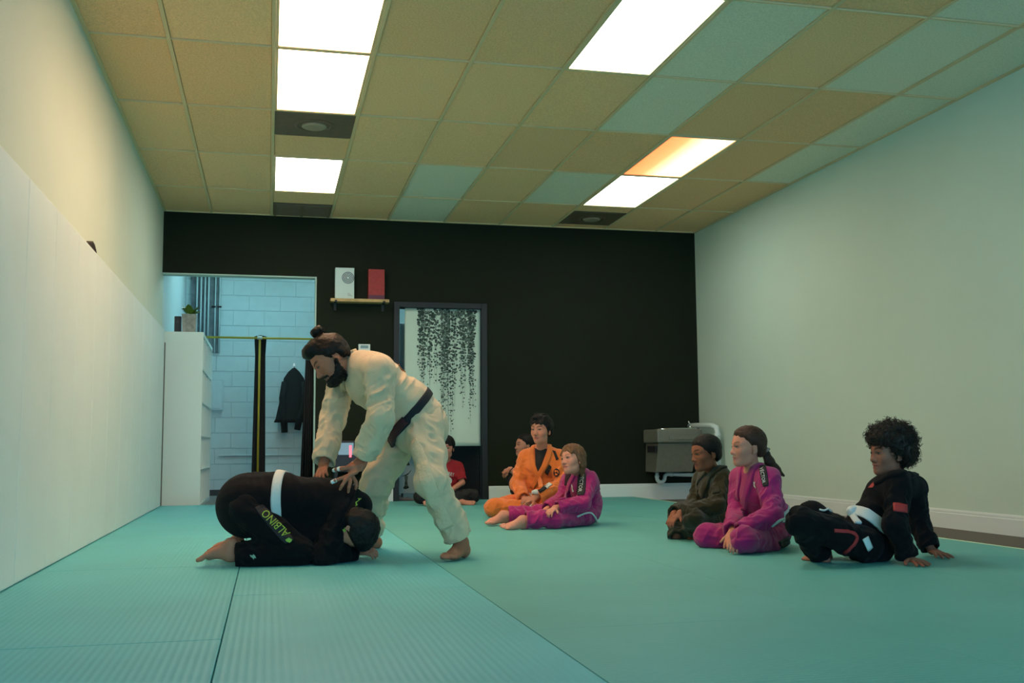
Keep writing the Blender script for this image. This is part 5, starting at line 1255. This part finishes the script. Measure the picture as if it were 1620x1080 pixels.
strip('wristband', B, band(B, J['WL']*.9+J['EL']*.1, nrm(J['EL']-J['WL']), 20, .1), .008, .003, M_blackmat, r0, b0, closed=True)
eyes(B, hd, (.03, .018, .012), r0, b0, .9)
h_ = hd.h; Hs = SDF(); hair_cap(Hs, hd, .05, .78, .16, .50); Hs.cap(hd.w((0, -.42, .55)), hd.w((0, -.52, .1)), .14*h_, .08*h_, .06*h_); Hs.noise(.0018, 120, 3., (1, .4, 1))
emit('hair', Hs, .0045, M_hairk, r0, b0, 1)

# ===== the boy in the red shirt in the doorway
J = joints('red_boy'); b0 = base_of(J); s = .68
hd = Head(NOSE, at(703.5, 714.5, 10.10), cv(-.10, .98, -.08), cv(0, 0, 1), .212)
B, Jk, Tr = body_fields(J, s, hd, 1.0, 1.0, sleeves='short')
for q in 'LR': hand_field(B, J['W'+q], at(702, 784, 9.94)-J['W'+q], cv(0, .6, .8), .14, -1 if q == 'L' else 1, curl=(.4, .4, .4, .4))
foot_field(B, J['AL'], cv(-.85, .5, 0), cv(0, .8, .5), .19, 1); foot_field(B, J['AR'], cv(.85, .5, 0), cv(0, .8, .5), .19, -1)
r0 = person('person', 'boy in a red printed t-shirt sitting cross-legged at the curtained doorway', b0)
emit('body', B, .0045, M_skin, r0, b0, 1, lambda V: face_colors(V, hd, (.56, .24, .165), (.42, .13, .11), (.02, .014, .011), .8))
sh = emit('t_shirt', Jk, .006, mat('red_tee', (.33, .008, .016), .85), r0, b0, 1); emit('trousers', Tr, .006, M_tee, r0, b0, 1)
lettering('shirt_lettering', Jk, [(689, 748), (718, 754), (719, 748), (690, 742)], 'TEAM PERRY', M_white_p, sh, b0, .004)
ringp = [(.5+.5*math.cos(a), .5+.5*math.sin(a)) for a in np.linspace(0, 2*math.pi, 16, endpoint=False)]
flat_shape('shirt_ring', Jk, [(704, 754), (715, 754), (715, 766), (704, 766)], ringp, M_white_p, sh, b0, .004); flat_shape('ring_centre', Jk, [(706.5, 757), (712.5, 757), (712.5, 763.5), (706.5, 763.5)], ringp, MATS['red_tee'], sh, b0, .006)
flat_shape('sleeve_mark', Jk, [(729, 757), (734, 757), (734, 760), (729, 760)], [(0, 0), (1, .1), (1, 1), (0, .9)], M_white_p, sh, b0, .004)
eyes(B, hd, (.03, .02, .014), r0, b0, .9)
h_ = hd.h; Hs = SDF(); hair_cap(Hs, hd, .08, .70, .25, .40); Hs.ell(hd.w((0, .05, .88)), hd.R, np.array((.31, .33, .17))*h_, .08*h_)
for k in range(10): x = -.27+.06*k; Hs.cap(hd.w((x*.9, .25, .86)), hd.w((x, .335-.6*x*x, .61-.03*math.sin(k*2.3))), .06*h_, .025*h_, .03*h_)
Hs.noise(.0022, 90, 3., (1, 1, .4)); emit('hair', Hs, .0045, M_hairk, r0, b0, 1)

# ===== the boy in olive
J = joints('olive_boy'); b0 = base_of(J); s = .68; J['hemR'] = 1.35; J['hemL'] = 1.0; J['cuffL'] = .97; J['cuffR'] = .97
hd = Head(NOSE, at(1093, 728, 5.93), cv(-.93, .34, -.12), cv(-.04, 0, 1), .212)
B, Jk, Tr = body_fields(J, s, hd, 1.0, 1.06)
hand_field(B, J['WL'], at(1064, 822, 5.84)-J['WL'], cv(-.7, .5, .4), .135, -1, curl=(.4, .4, .4, .4)); hand_field(B, J['WR'], at(1060, 822, 5.96)-J['WR'], cv(-.7, .5, .4), .135, 1, curl=(.4, .4, .4, .4))
foot_field(B, J['AL'], at(1082, 846, 5.80)-J['AL'], cv(-.3, .5, .8), .185, 1); foot_field(B, J['AR'], cv(.5, -.8, 0), (0, 0, 1), .17, -1)
r0 = person('person', 'boy with short dark hair in an olive uniform sitting with hands over his knees', b0)
emit('body', B, .004, M_skin, r0, b0, 1, lambda V: face_colors(V, hd, (.29, .105, .058), (.24, .07, .055), (.012, .008, .007), .85))
M_gig = gi_mat('olive_gi_cotton', (.034, .028, .009)); jk = emit('jacket', Jk, .0055, M_gig, r0, b0, 1); tr = emit('trousers', Tr, .0055, M_gig, r0, b0, 1)
# loose collar standing off the chest
strip('collar', Jk, px_cast(Jk, [(1146, 736), (1138, 741), (1128, 749), (1120, 760), (1114, 772), (1110, 784)]), .050, .013, M_gig, r0, b0, samples=24)
strip('lapel', Jk, px_cast(Jk, [(1118, 746), (1108, 756), (1103, 768), (1106, 780)]), .036, .012, M_gig, r0, b0, samples=16)
patch('sleeve_patch', Jk, [(1126, 770), (1138, 768), (1140, 778), (1128, 781)], mat('dark_olive_patch', (.024, .022, .010), .8), jk, b0, .004, 6, 6)
loop = band(Jk, at(1146, 812, 6.05), nrm(J['che']-J['pel']), 44); strip('belt', Jk, loop, .036, .006, mat('grey_belt_cotton', (.20, .21, .20), .8), r0, b0, closed=True)
eyes(B, hd, (.02, .01, .008), r0, b0, .6, (0, -.3))
h_ = hd.h; Hs = SDF(); hair_cap(Hs, hd, .045, .74, .22, .40); Hs.noise(.0025, 150).noise(.0015, 300); emit('hair', Hs, .0038, M_hairk, r0, b0, 1)

# ===== the girl in pink with a ponytail
J = joints('pink_pony_girl'); b0 = base_of(J); s = .70; J['jaw'] = .9
hd = Head(NOSE, at(1154, 716, 5.33), cv(-.97, .22, .0), cv(0, 0, 1), .212)
B, Jk, Tr = body_fields(J, s, hd, 1.0, 1.06)
hand_field(B, J['WL'], at(1160, 860, 5.06)-J['WL'], cv(-.4, .8, .3), .145, -1, curl=(.3, .3, .3, .3)); hand_field(B, J['WR'], at(1153, 860, 5.16)-J['WR'], cv(-.4, .8, .3), .145, 1, curl=(.3, .3, .3, .3))
foot_field(B, J['AL']+V3(-.03, .06, 0), cv(.5, -.8, 0), cv(0, .3, .9), .17, -1); foot_field(B, J['AR'], cv(.9, -.2, 0), cv(0, .8, .4), .18, 1)
r0 = person('person', 'girl with a brown ponytail in a pink uniform and white belt, seen in profile', b0)
emit('body', B, .004, M_skin, r0, b0, 1, lambda V: face_colors(V, hd, (.62, .265, .18), (.46, .15, .13), (.07, .04, .025), .7, .3))
jk = emit('jacket', Jk, .0055, M_gip, r0, b0, 1); tr = emit('trousers', Tr, .0055, M_gip, r0, b0, 1)
strip('lapel', Jk, px_cast(Jk, [(1205, 726), (1198, 736), (1190, 750), (1184, 766), (1180, 784), (1176, 804)]), .046, .013, M_gip, r0, b0, samples=26)
strip('lapel', Jk, px_cast(Jk, [(1174, 738), (1171, 752), (1169, 770), (1168, 790)]), .036, .011, M_gip, r0, b0, samples=16)
pa = patch('sleeve_patch', Jk, [(1201, 738), (1212, 736), (1217, 768), (1207, 770)], M_blk_patch, jk, b0, .006, 8, 16, rounded)
lettering('patch_lettering', Jk, [(1203, 741), (1208, 766), (1213, 765), (1209, 740)], 'VECTOR', M_white_p, pa, b0, .008)
flat_shape('white_mark', Jk, [(1193, 760), (1199, 762), (1199, 774), (1193, 774)], [(.2, .1), (.7, 0), (.5, .4), (.9, .9), (.3, .6)], M_white_p, jk, b0, .006)
loop = band(Jk, at(1221, 812, 5.38), nrm(J['che']-J['pel']), 44); strip('belt', Jk, loop, .046, .007, M_beltw, r0, b0, closed=True)
ALL = SDF(); ALL.ops = Jk.ops+Tr.ops; ALL.floor = .003
strip('skirt_trim', ALL, px_cast(ALL, [(1221, 833), (1228, 826), (1236, 818), (1241, 824)]), .012, .006, M_white_p, jk, b0, samples=16)
patch('hem_patch', ALL, [(1231, 857), (1248, 848), (1250, 860), (1236, 867)], M_blk_patch, tr, b0, .004, 6, 6)
lettering('patch_lettering', ALL, [(1233, 864), (1247, 859), (1246, 854), (1232, 859)], 'VECTOR', mat('faded_print', (.16, .10, .12), .7), tr, b0, .006)
eyes(B, hd, (.04, .028, .018), r0, b0, .9)
M_hairm = hair_mat('brown_hair', (.055, .026, .017)); h_ = hd.h; Hs = SDF(); hair_cap(Hs, hd, .06, .78, .22, .50); Hs.noise(.0018, 120, 3., (1, .35, 1)).noise(.0012, 220, 3., (1, .35, 1))
hr = emit('hair', Hs, .004, M_hairm, r0, b0, 1)
Pn = SDF(); q = [hd.w((0, -.47, .47)), at(1217, 730, 5.33), at(1228, 742, 5.34), at(1240, 752, 5.34)]; rr_ = [.018, .026, .022, .007]
for i in range(3): Pn.cap(q[i], q[i+1], rr_[i], rr_[i+1], .015)
Pn.noise(.003, 90, 1., (.6, 1, 1)); emit('ponytail', Pn, .004, M_hairm, hr, b0, 1)
tie = MB(); c_ = (q[0]*.8+q[1]*.2)-np.array(b0); ax_ = nrm(q[1]-q[0]); u_ = nrm(np.cross(ax_, (0, 0, 1))); v_ = np.cross(ax_, u_)
tie.tube([c_+.021*(math.cos(a)*u_+math.sin(a)*v_)*(1+.12*math.sin(5*a)) for a in np.linspace(0, 2*math.pi, 20, endpoint=False)], .008, 8, closed=True); tie.build('hair_tie', mat('pale_scrunchie', (.35, .32, .28), .8, noise=(200, .5)), hr, smooth=True)

# ===== the curly-haired boy in black, leaning back on his hands
J = joints('curly_boy'); b0 = base_of(J); s = .70; J['cuffL'] = .95; J['cuffR'] = .95; J['hemL'] = .97; J['hemR'] = .97
J['WL'][2] = .030; J['WR'][2] = .030
hd = Head(NOSE, at(1375.5, 727, 4.58), cv(-.97, .24, .0), cv(.02, 0, 1), .214)
B, Jk, Tr = body_fields(J, s, hd, 1.04, 1.06)
hand_field(B, J['WL'], fl(1468, 893, .012)-J['WL'], (0, 0, 1), .155, 1, curl=(.12, .12, .12, .12), spread=.35); hand_field(B, J['WR'], fl(1503, 882, .012)-J['WR'], (0, 0, 1), .155, -1, curl=(.12, .12, .12, .12), spread=.35)
foot_field(B, J['AL'], cv(-.5, -.8, 0), (0, 0, 1), .19, 1); foot_field(B, J['AR'], cv(-.6, .7, 0), (0, 0, 1), .19, -1)
r0 = person('person', 'boy with big curly hair in a black uniform, leaning back on both hands', b0)
emit('body', B, .004, M_skin, r0, b0, 1, lambda V: face_colors(V, hd, (.34, .13, .082), (.30, .085, .07), (.014, .009, .008), .8))
Jk.ecap(J['pel'], J['pel']+cv(-.8, 0, .35)*.10, cv(0, 1, 0), (.13, .12), (.10, .07), .04, wr=(.005, 2, 1.))
jk = emit('jacket', Jk, .0055, M_gib, r0, b0, 1); tr = emit('trousers', Tr, .0055, M_gib, r0, b0, 1)
ALL = SDF(); ALL.ops = Jk.ops+Tr.ops; ALL.floor = .003
loop = band(Jk, at(1366, 822, 4.62), nrm(at(1386, 797, 4.62)-at(1366, 822, 4.62)), 48); strip('belt', Jk, loop, .052, .007, M_beltw, r0, b0, closed=True)
kn_ = SDF(); kc = px_cast(ALL, [(1349, 809)])[0]; kn_.ell(kc, frame_of(cv(0, 1, 0), cv(.3, 0, 1)), (.030, .026, .030), .01); kn_.noise(.002, 80); emit('belt_knot', kn_, .004, M_beltw, r0, b0, 1)
strip('belt_end', ALL, px_cast(ALL, [(1348, 812), (1354, 822), (1358, 828)]), .030, .010, M_beltw, r0, b0, samples=10)
strip('belt_end', ALL, px_cast(ALL, [(1296, 806), (1303, 809), (1310, 805), (1316, 809)]), .008, .007, M_white_p, r0, b0, samples=14)
patch('white_tag', ALL, [(1364, 853), (1373, 848), (1380, 866), (1373, 872)], M_white_p, tr, b0, .005, 5, 6)
strip('red_trim', ALL, px_cast(ALL, [(1320, 839), (1334, 840), (1348, 842), (1357, 848), (1352, 859), (1343, 868), (1336, 875)]), .017, .006, M_red_p, jk, b0, samples=26)
patch('arm_patch', Jk, [(1413, 795), (1435, 798), (1435, 811), (1413, 808)], M_red_p, jk, b0, .004, 7, 6)
strip('collar', Jk, px_cast(Jk, [(1448, 748), (1438, 752), (1425, 752), (1410, 752), (1397, 757), (1385, 763)]), .040, .014, M_gib, r0, b0, samples=24)
flat_shape('chest_print', Jk, [(1374, 772), (1386, 758), (1390, 761), (1378, 776)], [(0, .0), (1, .2), (.6, .5), (1, .9), (.3, 1)], M_red_p, jk, b0, .005)
eyes(B, hd, (.02, .012, .009), r0, b0, .85)
M_hairc = mat('dark_curly_hair', (.022, .013, .010), .55, noise=(60, .4), spec=.35); h_ = hd.h
Hs = SDF(); hair_cap(Hs, hd, .16, .72, .18, .42); Hs.ell(hd.w((0, -.12, .86)), hd.R, np.array((.44, .50, .34))*h_, .1*h_); Hs.ell(hd.w((0, -.30, .52)), hd.R, np.array((.38, .36, .34))*h_, .08*h_)
Hs.noise(.009, 48).noise(.005, 110); hr = emit('hair', Hs, .0042, M_hairc, r0, b0, 1)
V_, Q_ = Hs.mesh(.016); rs = np.random.RandomState(8); st = []
for p in V_[rs.permutation(len(V_))[:900]]:
    n_ = nrm(p-hd.w((0, -.12, .62))); a_ = nrm(np.cross(n_, rs.randn(3))); b_ = np.cross(n_, a_); R_ = rs.uniform(.005, .010); ln = rs.uniform(.012, .035); tn = rs.uniform(1.2, 2.4)
    st.append([p-n_*.006+n_*ln*t_+R_*(a_*math.cos(6.28*tn*t_)+b_*math.sin(6.28*tn*t_)) for t_ in np.linspace(0, 1, 11)])
tag(tubes_mesh('curls', st, .0021, M_hairc, hr, b0, 4), 'tight dark curls', kind='stuff')
